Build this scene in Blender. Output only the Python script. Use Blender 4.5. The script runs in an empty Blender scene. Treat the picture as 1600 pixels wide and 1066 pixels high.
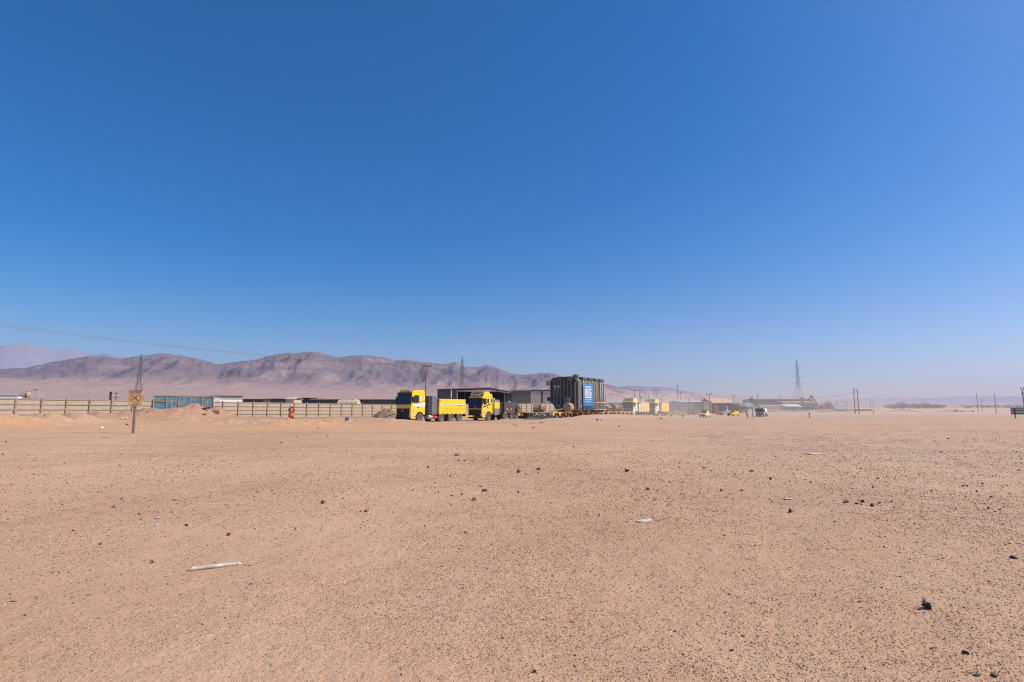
import bpy, bmesh, math, random
import numpy as np
from mathutils import Vector, Matrix, Euler

S = bpy.context.scene
COL = S.collection
R = math.radians
rng = random.Random(7)
nrg = np.random.default_rng(11)

# ------------------------------------------------------------------ camera, sky, sun, exposure
F, CX, CY, HOR, CAMH = 850.0, 800.0, 533.0, 640.0, 1.5     # photo pixels (1600 x 1066), eye height
PITCH = math.atan((HOR - CY) / F)
cam_d = bpy.data.cameras.new('camera')
cam_d.sensor_width = 36.0
cam_d.lens = F / 1600.0 * 36.0
cam_d.clip_start, cam_d.clip_end = 0.05, 30000
cam = bpy.data.objects.new('camera', cam_d)
cam.location = (0, 0, CAMH)
cam.rotation_euler = (R(90) + PITCH, 0, 0)
COL.objects.link(cam)
S.camera = cam

SUN_AZ, SUN_EL = 97.0, 48.0          # azimuth clockwise from the view direction (+Y)
W = bpy.data.worlds.new('World')
S.world = W
W.use_nodes = True
wn = W.node_tree.nodes
wl = W.node_tree.links
bg = wn['Background']
sky = wn.new('ShaderNodeTexSky')
sky.sky_type = 'NISHITA'
sky.sun_disc = False
sky.sun_elevation = R(SUN_EL)
sky.sun_rotation = R(SUN_AZ)
sky.altitude = 600
sky.air_density = 1.0
sky.dust_density = 2.5
sky.ozone_density = 4.2
hs = wn.new('ShaderNodeHueSaturation')
hs.inputs['Saturation'].default_value = 1.52
wl.new(sky.outputs[0], hs.inputs['Color'])
wl.new(hs.outputs[0], bg.inputs['Color'])
bg.inputs['Strength'].default_value = 0.122

sd = bpy.data.lights.new('sun', 'SUN')
sd.energy = 4.6
sd.angle = R(0.53)
sd.color = (1.0, 0.925, 0.80)
sun = bpy.data.objects.new('sun', sd)
sv = Vector((math.sin(R(SUN_AZ)) * math.cos(R(SUN_EL)), math.cos(R(SUN_AZ)) * math.cos(R(SUN_EL)), math.sin(R(SUN_EL))))
sun.rotation_euler = sv.to_track_quat('Z', 'Y').to_euler()
sun.location = sv * 400
COL.objects.link(sun)

S.view_settings.view_transform = 'Standard'
S.view_settings.look = 'None'
S.view_settings.gamma = 1.0
S.view_settings.use_curve_mapping = False
S.view_settings.exposure = 0.16
S.render.engine = 'CYCLES'
S.cycles.use_denoising = True
S.cycles.max_bounces = 6
S.cycles.volume_bounces = 1
S.cycles.filter_width = 1.2
S.cycles.denoising_prefilter = 'NONE'
S.cycles.use_adaptive_sampling = False

# ------------------------------------------------------------------ helpers
def tag(o, label=None, cat=None, group=None, kind=None):
    if label: o['label'] = label
    if cat: o['category'] = cat
    if group: o['group'] = group
    if kind: o['kind'] = kind
    return o

def ss(x, a, b):
    t = np.clip((np.asarray(x, dtype=float) - a) / (b - a), 0, 1)
    return t * t * (3 - 2 * t)

def _h(ix, iy, seed):
    n = (ix * 374761393 + iy * 668265263 + seed * 144269504) & 0xffffffff
    n = ((n ^ (n >> 13)) * 1274126177) & 0xffffffff
    return ((n ^ (n >> 16)) & 0xffff) / 65535.0

def vnoise(x, y, seed=0):
    x = np.asarray(x, dtype=float); y = np.asarray(y, dtype=float)
    xf = np.floor(x); yf = np.floor(y)
    ix = xf.astype(np.int64); iy = yf.astype(np.int64)
    u = x - xf; v = y - yf
    u = u * u * u * (u * (6 * u - 15) + 10); v = v * v * v * (v * (6 * v - 15) + 10)
    a = _h(ix, iy, seed); b = _h(ix + 1, iy, seed); c = _h(ix, iy + 1, seed); d = _h(ix + 1, iy + 1, seed)
    return (a * (1 - u) + b * u) * (1 - v) + (c * (1 - u) + d * u) * v

def fbm(x, y, octv=4, seed=0, gain=0.5):
    s = 0.0; a = 1.0; t = 0.0
    x = np.asarray(x, dtype=float); y = np.asarray(y, dtype=float)
    for i in range(octv):
        s = s + a * vnoise(x, y, seed + i * 17); t += a
        x, y = x * 1.6 + y * 1.2 + 3.1, y * 1.6 - x * 1.2 + 7.7
        a *= gain
    return s / t

def ridged(x, y, octv=4, seed=0, gain=0.5):
    s = 0.0; a = 1.0; t = 0.0
    x = np.asarray(x, dtype=float); y = np.asarray(y, dtype=float)
    for i in range(octv):
        s = s + a * (1 - np.abs(2 * vnoise(x, y, seed + i * 17) - 1)); t += a
        x, y = x * 1.6 + y * 1.2 + 3.1, y * 1.6 - x * 1.2 + 7.7
        a *= gain
    return s / t

CP, SP = math.cos(PITCH), math.sin(PITCH)
def ray(px, py):
    u = (px - CX) / F; v = (CY - py) / F
    return u, CP - v * SP, SP + v * CP

def at(px, py, Y):
    """world point at forward distance Y that stands at photo pixel (px, py)"""
    dx, dy, dz = ray(px, py)
    t = Y / dy
    return Vector((dx * t, Y, CAMH + dz * t))

# ---- the convoy's line and the wall's line on the ground plan
AX, AY = -11.6, 63.0                     # front-left corner of the first truck
DX, DY = 0.577, 0.817                    # the way the convoy reaches back
def conv(s, t, z=0.0):                   # s metres back along the convoy, t metres out towards the camera
    return Vector((AX + DX * s + DY * t, AY + DY * s - DX * t, z))
CONV_ROT = math.atan2(-DY, -DX)
WX0, WY0, WDX, WDY = -53.5, 59.0, 1.297, 1.771   # wall post 0 and step from post to post
WL = math.hypot(WDX, WDY)
def wall(n, w=0.0, z=0.0):
    return Vector((WX0 + WDX * n + WDY / WL * w, WY0 + WDY * n - WDX / WL * w, z))

def _berm():
    ss_, hh = [], []
    for px, y in [(560, 652), (600, 654.5), (620, 655), (640, 656.5), (650, 658), (661, 659.3), (680, 659), (700, 658.3), (720, 658), (740, 657.5), (760, 659),
                  (775, 658.2), (788, 655.3), (800, 654.6), (815, 656), (835, 657), (850, 655), (862, 653.4), (880, 653), (900, 651),
                  (912, 648.5), (930, 647.6), (960, 647), (985, 648), (1000, 648), (1020, 648.5), (1040, 649.5)]:
        t0 = 4.5
        u = CP * (px - CX) / F
        s = (-AX - DY * t0 + u * (AY - DX * t0)) / (DX - DY * u)
        Y = AY + DY * s - DX * t0
        ss_.append(s); hh.append(CAMH - (y - HOR) * CP * Y / F)
    return np.array(ss_), np.array(hh)
BS, BH = _berm()

MOUNDS = [  # px, Y, top z, spread x, spread y
    (304, 70, 2.25, 2.1, 1.6), (276, 68, 1.75, 2.4, 1.6), (236, 66, 1.62, 2.6, 1.5), (203, 65, 1.25, 2.6, 1.5), (338, 73, 1.75, 2.0, 1.5),
    (150, 60, 1.35, 1.8, 1.2), (72, 53, 1.2, 2.6, 1.3), (118, 57, 1.15, 3.0, 1.2), (20, 50, 1.0, 4.0, 1.3), (-40, 48, 1.0, 4.0, 1.3), (182, 62, 1.1, 2.2, 1.4),
    (455, 49, 0.60, 4.2, 1.8), (390, 55, 0.62, 5.0, 2.0), (530, 53, 0.52, 4.5, 2.0), (585, 57, 0.40, 3.0, 2.0)]
MOUNDS = [(at(px, HOR, Y).x, Y, z, a, b) for px, Y, z, a, b in MOUNDS]

def gz(x, y):
    x = np.asarray(x, dtype=float); y = np.asarray(y, dtype=float)
    r = np.hypot(x, y)
    z = (fbm(x / 11, y / 11, 3, 3) - 0.5) * 0.16 * ss(r, 5, 40)
    z = z + (fbm(x / 1.7, y / 1.7, 3, 5) - 0.5) * 0.05 * ss(r, 1.5, 6) * (1 - ss(r, 120, 300))
    z = z + (fbm(x / 0.5, y / 0.5, 2, 9) - 0.5) * 0.018 * (1 - ss(r, 40, 80))
    # rougher clods on the right
    z = z + (ridged(x / 1.3, y / 1.5, 3, 21) - 0.5) * 0.20 * ss(x, 3, 15) * ss(r, 22, 28) * (1 - ss(r, 36, 46))
    z = z + (ridged(x / 1.2, y / 1.0, 3, 23) - 0.5) * 0.14 * ss(x, 8, 20) * ss(r, 52, 60) * (1 - ss(r, 80, 100))
    # ground lifting to the wall
    n = ((x - WX0) * WDX + (y - WY0) * WDY) / (WL * WL)
    w = ((x - WX0) * WDY - (y - WY0) * WDX) / WL
    zb = np.interp(n, [-10, 0, 10, 24, 50, 70, 130], [.55, .5, .4, .3, .9, .95, .4])
    k = np.exp(-(np.maximum(w, 0) / 8.0) ** 2) * ss(n, -25, -12) * (1 - ss(n, 90, 130)) * np.exp(-(np.minimum(w + 60, 0) / 60) ** 2)
    z = z * (1 - 0.5 * k) + zb * k
    lump = (fbm(x / 0.9, y / 0.9, 4, 31) - 0.5)
    z = z + np.exp(-((w - 4) / 1.6) ** 2) * ss(n, -8, -2) * (1 - ss(n, 9, 16)) * (0.25 + 0.5 * lump)
    rough = (fbm(x / 0.33, y / 0.33, 3, 37) - 0.5)
    z = z + rough * .16 * np.exp(-((w - 4) / 2.6) ** 2) * ss(n, -8, -2) * (1 - ss(n, 14, 20))
    for mx, my, mz, a, b in MOUNDS:
        g = np.exp(-((x - mx) / a) ** 2 - ((y - my) / b) ** 2)
        z = z + np.maximum(mz - z, 0) * g + lump * 0.45 * g + rough * .26 * np.sqrt(g)
    # the berm in front of the convoy
    s = (x - AX) * DX + (y - AY) * DY
    t = (x - AX) * DY - (y - AY) * DX
    H = np.interp(s, BS, BH) * ss(s, -14, -7) * (1 - ss(s, 78, 95))
    g = np.where(t < 4.5, np.exp(-((t - 4.5) / 1.5) ** 2), np.exp(-((t - 4.5) / 3.6) ** 2))
    z = z + np.maximum(H - z, 0) * g + (lump * 0.12 + rough * .09) * g * ss(s, -14, -7) * (1 - ss(s, 78, 95))
    # hollow where the cars stand, and the plain climbing slowly in the distance
    z = z - 0.7 * np.exp(-((x - 62) / 42) ** 2 - ((y - 152) / 38) ** 2)
    z = z + np.maximum(y - 190, 0) * 0.0055 * (1 - ss(r, 2500, 5000) * 0.6)
    z = z + (fbm(x / 90, y / 90, 3, 41) - 0.5) * 1.6 * ss(r, 220, 600)
    return z

def gz1(x, y): return float(gz(np.array([x]), np.array([y]))[0])

def hit(px, py, y0=1.8, y1=600):
    dx, dy, dz = ray(px, py)
    ys = y0 * (y1 / y0) ** np.linspace(0, 1, 900)
    xs = ys * dx / dy; zs = CAMH + ys * dz / dy
    d = zs - gz(xs, ys)
    i = int(np.argmax(d < 0)) if (d < 0).any() else len(ys) - 1
    i = max(i, 1)
    f = d[i - 1] / (d[i - 1] - d[i] + 1e-9)
    Y = ys[i - 1] + (ys[i] - ys[i - 1]) * min(max(f, 0), 1)
    X = Y * dx / dy
    return Vector((X, Y, gz1(X, Y)))

# ---- materials
def nodes_of(name):
    m = bpy.data.materials.new(name)
    m.use_nodes = True
    nt = m.node_tree
    return m, nt, nt.nodes['Principled BSDF']

def N(nt, typ, **kw):
    n = nt.nodes.new(typ)
    for k, v in kw.items():
        setattr(n, k, v)
    return n

def noise(nt, vec, scale, detail=3, rough=0.55):
    n = N(nt, 'ShaderNodeTexNoise')
    n.inputs['Scale'].default_value = scale
    n.inputs['Detail'].default_value = detail
    n.inputs['Roughness'].default_value = rough
    nt.links.new(vec, n.inputs['Vector'])
    return n.outputs['Fac']

def ramp(nt, fac, a, b, ca=0.0, cb=1.0):
    m = N(nt, 'ShaderNodeMapRange', interpolation_type='SMOOTHSTEP')
    for i, v in zip(('From Min', 'From Max', 'To Min', 'To Max'), (a, b, ca, cb)):
        m.inputs[i].default_value = v
    nt.links.new(fac, m.inputs['Value'])
    return m.outputs[0]

def mixc(nt, fac, a, b, mode='MIX'):
    m = N(nt, 'ShaderNodeMix', data_type='RGBA', blend_type=mode)
    for sock, v in ((m.inputs[0], fac), (m.inputs[6], a), (m.inputs[7], b)):
        if isinstance(v, (int, float)): sock.default_value = v
        elif isinstance(v, tuple): sock.default_value = (*v, 1)
        else: nt.links.new(v, sock)
    return m.outputs[2]

def mth(nt, op, a, b=None):
    m = N(nt, 'ShaderNodeMath', operation=op)
    for sock, v in ((m.inputs[0], a), (m.inputs[1], b)):
        if v is None: continue
        if isinstance(v, (int, float)): sock.default_value = v
        else: nt.links.new(v, sock)
    return m.outputs[0]

def bump(nt, bsdf, height, strength, dist=0.02):
    b = N(nt, 'ShaderNodeBump')
    b.inputs['Strength'].default_value = strength
    b.inputs['Distance'].default_value = dist
    nt.links.new(height, b.inputs['Height'])
    nt.links.new(b.outputs[0], bsdf.inputs['Normal'])

DUST = (0.42, 0.30, 0.21)
def mat(name, col, rough=0.7, metal=0.0, var=0.18, scale=2.0, dust=0.12, bmp=0.0, bscale=20.0):
    """plain surface with uneven tone, settled dust and a little relief"""
    m, nt, b = nodes_of(name)
    tc = N(nt, 'ShaderNodeTexCoord').outputs['Object']
    n1 = noise(nt, tc, scale, 4)
    lo = tuple(c * (1 - var) for c in col); hi = tuple(min(1, c * (1 + var)) for c in col)
    c = mixc(nt, ramp(nt, n1, .3, .7), lo, hi)
    if dust > 0:
        c = mixc(nt, ramp(nt, noise(nt, tc, scale * 2.3, 5, .65), .4, .8, dust * .35, min(1, dust * 1.8)), c, DUST)
    nt.links.new(c, b.inputs['Base Color'])
    b.inputs['Roughness'].default_value = rough
    b.inputs['Metallic'].default_value = metal
    if bmp: bump(nt, b, noise(nt, tc, bscale, 4), bmp)
    return m

def mesh_np(name, verts, faces_flat, loop_tot, material, parent=None, smooth=True):
    me = bpy.data.meshes.new(name)
    verts = np.asarray(verts, dtype=np.float32)
    ff = np.asarray(faces_flat, dtype=np.int32)
    lt = np.asarray(loop_tot, dtype=np.int32)
    me.vertices.add(len(verts)); me.vertices.foreach_set('co', verts.ravel())
    me.loops.add(len(ff)); me.loops.foreach_set('vertex_index', ff)
    me.polygons.add(len(lt))
    me.polygons.foreach_set('loop_start', np.concatenate([[0], np.cumsum(lt)[:-1]]).astype(np.int32))
    me.polygons.foreach_set('loop_total', lt)
    me.polygons.foreach_set('use_smooth', np.full(len(lt), smooth))
    me.update(calc_edges=True)
    me.validate()
    if material: me.materials.append(material)
    o = bpy.data.objects.new(name, me)
    COL.objects.link(o)
    if parent: o.parent = parent
    return o

def grid_np(name, P, material, wrap=False, **k):
    """P: (rows, cols, 3)"""
    a, b = P.shape[:2]
    i, j = np.meshgrid(np.arange(a - 1), np.arange(b if wrap else b - 1), indexing='ij')
    j2 = (j + 1) % b
    q = np.stack([i * b + j, i * b + j2, (i + 1) * b + j2, (i + 1) * b + j], -1).reshape(-1, 4)
    return mesh_np(name, P.reshape(-1, 3), q.ravel(), np.full(len(q), 4), material, **k)

# ------------------------------------------------------------------ the setting: ground
def ground_material():
    m, nt, b = nodes_of('desert_sand')
    tc = N(nt, 'ShaderNodeTexCoord').outputs['Object']
    sep = N(nt, 'ShaderNodeSeparateXYZ'); nt.links.new(tc, sep.inputs[0])
    X, Y = sep.outputs[0], sep.outputs[1]
    c = mixc(nt, ramp(nt, noise(nt, tc, .11, 4), .36, .64), (.515, .318, .203), (.410, .243, .152))
    # smaller pale and dark patches
    c = mixc(nt, ramp(nt, noise(nt, tc, .9, 5, .6), .35, .75, 0, .5), c, (.56, .37, .25))
    c = mixc(nt, ramp(nt, noise(nt, tc, 5.5, 4, .65), .45, .8, 0, .35), c, (.37, .225, .14))
    mpf = N(nt, 'ShaderNodeMapping'); nt.links.new(tc, mpf.inputs[0]); mpf.inputs['Scale'].default_value = (1, .2, 0); mpx = mpf.outputs[0]
    # streaks drawn out along the frame by wheels and wind
    mp = N(nt, 'ShaderNodeMapping'); nt.links.new(tc, mp.inputs[0])
    mp.inputs['Scale'].default_value = (.05, .55, .2); mp.inputs['Rotation'].default_value = (0, 0, R(4))
    st = noise(nt, mp.outputs[0], 2.2, 5, .62)
    far = ramp(nt, Y, 14, 30)
    c = mixc(nt, mth(nt, 'MULTIPLY', far, ramp(nt, st, .45, .66, 0, .55)), c, (.42, .25, .145))
    c = mixc(nt, mth(nt, 'MULTIPLY', far, ramp(nt, st, .48, .34, 0, .45)), c, (.57, .39, .265))
    # the soft orange track band running across
    wob = mth(nt, 'ADD', Y, mth(nt, 'MULTIPLY', noise(nt, tc, .06, 3), 9.0))
    band = mth(nt, 'MULTIPLY', ramp(nt, wob, 43.5, 45.5), ramp(nt, wob, 56, 53))
    c = mixc(nt, mth(nt, 'MULTIPLY', band, .8), c, (.53, .295, .158))
    c = mixc(nt, ramp(nt, Y, 18, 60, 0, .22), c, (.47, .275, .165))
    # browner dirt along the wall and the berm
    wdist = mth(nt, 'DIVIDE', mth(nt, 'SUBTRACT', mth(nt, 'MULTIPLY', mth(nt, 'SUBTRACT', X, WX0), WDY), mth(nt, 'MULTIPLY', mth(nt, 'SUBTRACT', Y, WY0), WDX)), WL)
    wd2 = mth(nt, 'ADD', wdist, mth(nt, 'MULTIPLY', mth(nt, 'SUBTRACT', noise(nt, tc, .35, 4, .6), .5), 7.0))
    dirt = mth(nt, 'MULTIPLY', ramp(nt, wd2, 9.5, 7.0), ramp(nt, X, -8, -18))
    c = mixc(nt, mth(nt, 'MULTIPLY', dirt, ramp(nt, noise(nt, tc, 1.3, 5, .7), .3, .65, .5, 1.0)), c, (.335, .205, .128))
    road = mth(nt, 'SUBTRACT', Y, mth(nt, 'ADD', mth(nt, 'MULTIPLY', X, .10), mth(nt, 'ADD', 196.0, mth(nt, 'MULTIPLY', noise(nt, tc, .03, 2), 8.0))))
    c = mixc(nt, mth(nt, 'MULTIPLY', ramp(nt, mth(nt, 'ABSOLUTE', road), 7, 4.5), ramp(nt, X, 55, 75, 0, .7)), c, (.56, .48, .42))
    brk = mth(nt, 'ABSOLUTE', mth(nt, 'SUBTRACT', mth(nt, 'ADD', Y, mth(nt, 'MULTIPLY', noise(nt, tc, .02, 3), 40.0)), 265.0))
    c = mixc(nt, mth(nt, 'MULTIPLY', mth(nt, 'MULTIPLY', ramp(nt, brk, 14, 5), ramp(nt, X, 60, 90)), ramp(nt, noise(nt, tc, .05, 4), .35, .6, .1, .75)), c, (.20, .125, .085))
    # wheel ruts
    for y0_, k_, amp_, wid_, x0_, x1_ in ((22.5, .05, 3.0, .16, -60, 60), (24.1, .05, 3.0, .16, -60, 60), (30.5, -.10, 4.0, .22, -60, 60), (32.3, -.10, 4.0, .22, -60, 60), (25.4, .012, 2.2, .20, 2, 60), (36.5, .03, 3.0, .25, -60, 60), (15.5, -.16, 2.0, .10, -60, 60), (17.2, -.16, 2.0, .10, -60, 60)):
        yy_ = mth(nt, 'ADD', mth(nt, 'MULTIPLY', X, k_), mth(nt, 'MULTIPLY', noise(nt, mpx, .055, 2), amp_))
        dd_ = mth(nt, 'ABSOLUTE', mth(nt, 'SUBTRACT', Y, mth(nt, 'ADD', yy_, y0_)))
        lm_ = mth(nt, 'MULTIPLY', ramp(nt, dd_, wid_, wid_ * .3), ramp(nt, noise(nt, tc, .5, 4, .7), .38, .62))
        lm_ = mth(nt, 'MULTIPLY', lm_, mth(nt, 'MULTIPLY', ramp(nt, X, x0_ - 2, x0_ + 2), ramp(nt, X, x1_, x1_ - 4)))
        c = mixc(nt, mth(nt, 'MULTIPLY', lm_, .62), c, (.29, .165, .10))
    # greyer gravelly sand to the right
    c = mixc(nt, mth(nt, 'MULTIPLY', ramp(nt, X, -1, 16), ramp(nt, noise(nt, tc, .25, 3), .3, .7, .25, .65)), c, (.44, .312, .236))
    # grit
    g1 = ramp(nt, noise(nt, tc, 34, 3, .6), .60, .72, 0, .65)
    g2 = ramp(nt, noise(nt, tc, 12, 3, .6), .62, .74, 0, .45)
    g3 = mth(nt, 'MULTIPLY', ramp(nt, noise(nt, tc, 3.6, 4, .7), .58, .72, 0, .6), ramp(nt, Y, 16, 40))
    patch = ramp(nt, noise(nt, tc, .35, 4), .35, .62, .35, 1.0)
    keep = mth(nt, 'SUBTRACT', 1.0, mth(nt, 'MULTIPLY', band, .75))
    for g in (g1, g2, g3):
        c = mixc(nt, mth(nt, 'MULTIPLY', mth(nt, 'MULTIPLY', g, patch), keep), c, (.19, .12, .08))
    c = mixc(nt, ramp(nt, noise(nt, tc, 21, 2, .5), .68, .76, 0, .5), c, (.66, .52, .42))
    nt.links.new(c, b.inputs['Base Color'])
    b.inputs['Roughness'].default_value = .95
    b.inputs['Specular IOR Level'].default_value = .15
    h = mth(nt, 'ADD', mth(nt, 'MULTIPLY', noise(nt, tc, 26, 5, .7), .5), mth(nt, 'MULTIPLY', noise(nt, tc, 3.0, 5, .65), 1.6))
    bump(nt, b, h, .9, .035)
    return m
M_GROUND = ground_material()

rad = [0.35]
while rad[-1] < 12: rad.append(rad[-1] * 1.025 + 0.004)
while rad[-1] < 40: rad.append(rad[-1] + 0.28)
while rad[-1] < 112: rad.append(rad[-1] + 0.36)
while rad[-1] < 5000: rad.append(rad[-1] * 1.045)
rad = np.array(rad)
ang = np.concatenate([np.arange(-52, 52, 0.16), np.arange(52, 308, 4.0)])
RR, AA = np.meshgrid(rad, np.radians(ang), indexing='ij')
GX, GY = RR * np.sin(AA), RR * np.cos(AA)
GP = np.stack([GX, GY, gz(GX, GY)], -1)
nr, na = GP.shape[:2]
i, j = np.meshgrid(np.arange(nr - 1), np.arange(na), indexing='ij')
j2 = (j + 1) % na
q = np.stack([i * na + j, (i + 1) * na + j, (i + 1) * na + j2, i * na + j2], -1).reshape(-1, 4)
cap = np.arange(na)[::-1]
gv = GP.reshape(-1, 3)
cidx = len(gv)
gv = np.concatenate([gv, [[0, 0, gz1(0, 0)]]])
tri = np.stack([np.full(na, cidx), np.arange(na), (np.arange(na) + 1) % na], -1)
ground = mesh_np('ground', gv, np.concatenate([q.ravel(), tri.ravel()]), np.concatenate([np.full(len(q), 4), np.full(na, 3)]), M_GROUND)
tag(ground, kind='structure')

# ------------------------------------------------------------------ mountains
def hill_material(name, c1, c2, c3, z0, z1):
    m, nt, b = nodes_of(name)
    tc = N(nt, 'ShaderNodeTexCoord').outputs['Object']
    sep = N(nt, 'ShaderNodeSeparateXYZ'); nt.links.new(tc, sep.inputs[0])
    n1 = noise(nt, tc, .004, 6, .62)
    zz = mth(nt, 'ADD', sep.outputs[2], mth(nt, 'MULTIPLY', mth(nt, 'SUBTRACT', n1, .5), 70))
    c = mixc(nt, ramp(nt, zz, z0, z1), c1, c2)
    c = mixc(nt, mth(nt, 'MULTIPLY', ramp(nt, zz, z0, z1), ramp(nt, noise(nt, tc, .012, 6, .68), .44, .66, 0, .45)), c, c3)
    c = mixc(nt, ramp(nt, noise(nt, tc, .007, 6, .7), .52, .70, 0, .45), c, tuple(x * 1.22 for x in c1))
    mp = N(nt, 'ShaderNodeMapping'); nt.links.new(tc, mp.inputs[0]); mp.inputs['Scale'].default_value = (.3, .3, 2.5)
    c = mixc(nt, ramp(nt, noise(nt, mp.outputs[0], .012, 5, .6), .5, .68, 0, .35), c, c1)
    nt.links.new(c, b.inputs['Base Color'])
    b.inputs['Roughness'].default_value = 1.0
    b.inputs['Specular IOR Level'].default_value = .05
    bump(nt, b, noise(nt, tc, .02, 6, .65), .7, 14)
    return m
M_HILL = hill_material('mountain_rock', (.35, .245, .205), (.155, .127, .135), (.105, .085, .094), 45, 115)
M_FAR = hill_material('hazed_distant_rock', (.25, .24, .28), (.21, .215, .28), (.23, .225, .27), 20, 200)  # pale blue of the distance haze put into the rock colour

def z_of(py, d, r):                      # height that shows at photo row py from ground distance r (px: column gives the azimuth)
    return CAMH + r * d

CREST = [(-700, 600), (-400, 590), (-200, 583), (0, 577), (22, 575.2), (40, 575.5), (58, 571), (75, 567), (105, 562), (140, 556.5), (152, 557), (165, 557), (190, 561), (205, 558), (222, 555),
         (234, 555.6), (244, 553), (260, 552.6), (285, 556), (310, 561), (325, 565), (340, 569.5), (365, 566), (400, 562), (418, 557), (430, 554), (451, 551), (460, 553), (470, 550.5), (484, 549.8), (500, 551.5), (515, 555),
         (530, 559), (545, 556.5), (555, 555.2), (580, 556), (600, 558), (617, 563.5), (640, 562.5), (655, 565), (690, 569), (700, 568.5), (712, 565.6), (722, 570), (733, 573.5), (750, 573.5), (762, 570.2), (775, 574), (800, 584),
         (820, 586), (840, 583.5), (860, 583), (872, 585.5), (885, 591), (905, 596.5), (940, 599), (955, 602.5), (975, 607), (1000, 609), (1050, 612.5), (1110, 617.5), (1160, 621.5), (1250, 626), (1400, 631), (1600, 634)]
FARL = [(-900, 575), (-500, 560), (-200, 550), (-60, 545), (0, 541), (30, 538), (50, 539), (65, 543), (85, 547), (100, 547.5), (112, 546), (125, 550.5), (150, 554), (170, 552.5), (183, 556), (215, 562), (260, 580), (330, 610)]
FARR = [(900, 616), (940, 610), (965, 605), (985, 602.5), (1005, 603.5), (1022, 604.5), (1032, 603.8), (1055, 607), (1080, 613), (1110, 618), (1200, 623.5), (1280, 626.5), (1340, 622.8), (1365, 621.6), (1400, 622), (1440, 622.6), (1480, 621), (1520, 619.8), (1600, 619), (1750, 618), (2100, 616)]

def mountain(name, prof, r0, rc, r1, base_l, mt, relief, seed, npx, foot=0.0, rows=110, xmin=None, xmax=None):
    """rows from the foot r0 over the crest rc to the back r1; prof: (photo column, photo row) of the skyline"""
    xs0 = np.array([p[0] for p in prof], float); ys0 = np.array([p[1] for p in prof], float)
    px = np.linspace(xs0[0], xs0[-1], npx)
    py = np.interp(px, xs0, ys0)
    k = np.array([.25, .5, .25]); pyp = np.pad(py, 1, mode='edge'); py = np.convolve(pyp, k, 'valid')
    py = py + (fbm(px / 5.0, px * 0 + seed, 4, seed) - .5) * 1.6
    u = (px - CX) / F; v = (CY - py) / F
    dx, dy, dz = u, CP - v * SP, SP + v * CP
    az = np.arctan2(dx, dy); el = dz / np.hypot(dx, dy)
    crest_r = rc * (1 + .10 * (fbm(px / 160.0, px * 0 + 5, 2, seed + 3) - .5))
    zc = CAMH + crest_r * el
    qs = np.concatenate([np.linspace(0, 1, rows), 1 + np.linspace(0, 1, 14)[1:]])
    Q, A = np.meshgrid(qs, az, indexing='ij')
    rr = np.where(Q <= 1, r0 + (crest_r - r0)[None, :] * Q, crest_r[None, :] + (r1 - rc) * (Q - 1))
    X, Y = rr * np.sin(A), rr * np.cos(A)
    zb0 = gz(X, Y)
    bl = np.interp(px, *zip(*base_l))[None, :]              # elevation of the alluvial foot (photo row) at the hill base
    bel = (HOR - bl) * 1.0 / F * 1.02
    qb = 0.42
    fan = CAMH + rr * np.where(Q < qb, bel * (Q / qb) ** 1.25, bel)
    fan0 = zb0 - 1.2
    zf = np.where(Q < .03, fan0, np.maximum(fan0 + (fan - CAMH) * ss(Q, .0, .08), fan0))
    H = np.maximum(zc[None, :] - zf, 4)
    q2 = np.clip((Q - qb) / (1 - qb), 0, 1)
    rg = ridged(X / 420, Y / 420, 5, seed + 40, .55)
    rg2 = ridged(X / 150 + .5 * rg, Y / 260, 4, seed + 60, .55)
    shape = q2 ** 1.25
    env = np.minimum(1, q2 * 3.2) * np.clip((1 - q2) * 3.0, 0, 1)
    shape = shape + env * ((rg - .62) * .62 + (rg2 - .6) * .26) * relief
    if foot:
        fw = np.exp(-((Q - .60) / .085) ** 2) * np.interp(px, [230, 330, 430, 560, 650, 760, 950], [.25, .8, 1, .9, .5, .4, .3])[None, :]
        shape = shape + foot * fw * np.clip((ridged(X / 230, Y / 200, 4, seed + 80) - .42) * 2.0, 0, 1.2)
    shape = np.clip(shape, 0, 1.0)
    z = zf + H * shape
    z = z + (ridged(X / 62 + .4 * rg, Y / 240, 4, seed + 90, .55) - .6) * 24 * relief * ss(Q, .3, .6) * np.clip((1 - q2) * 6, 0, 1)
    back = np.clip(Q - 1, 0, 1)
    z = np.where(Q > 1, zc[None, :] * (1 - back) - 6 * back, z)
    # nothing in front may stand above the skyline
    lim = CAMH + rr * (el[None, :] - .0004 - .010 * (1 - np.clip(Q, 0, 1)))
    z = np.where(Q < 1, np.minimum(z, np.maximum(lim, zf)), z)
    return tag(grid_np(name, np.stack([X, Y, z], -1), mt), kind='structure')

BASE = [(-900, 628), (-200, 618), (0, 613.5), (200, 612), (400, 610), (620, 612), (800, 614), (950, 624), (1100, 631), (1250, 635), (1700, 637), (2100, 637)]
mountain('mountain_range', CREST, 900, 2700, 3300, BASE, M_HILL, 1.0, 2, 1150, foot=.20)
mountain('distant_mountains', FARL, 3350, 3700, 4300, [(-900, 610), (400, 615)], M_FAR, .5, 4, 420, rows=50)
mountain('distant_hills', FARR, 3350, 3700, 4300, [(900, 633), (2100, 635)], M_FAR, .35, 6, 420, rows=50)

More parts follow.
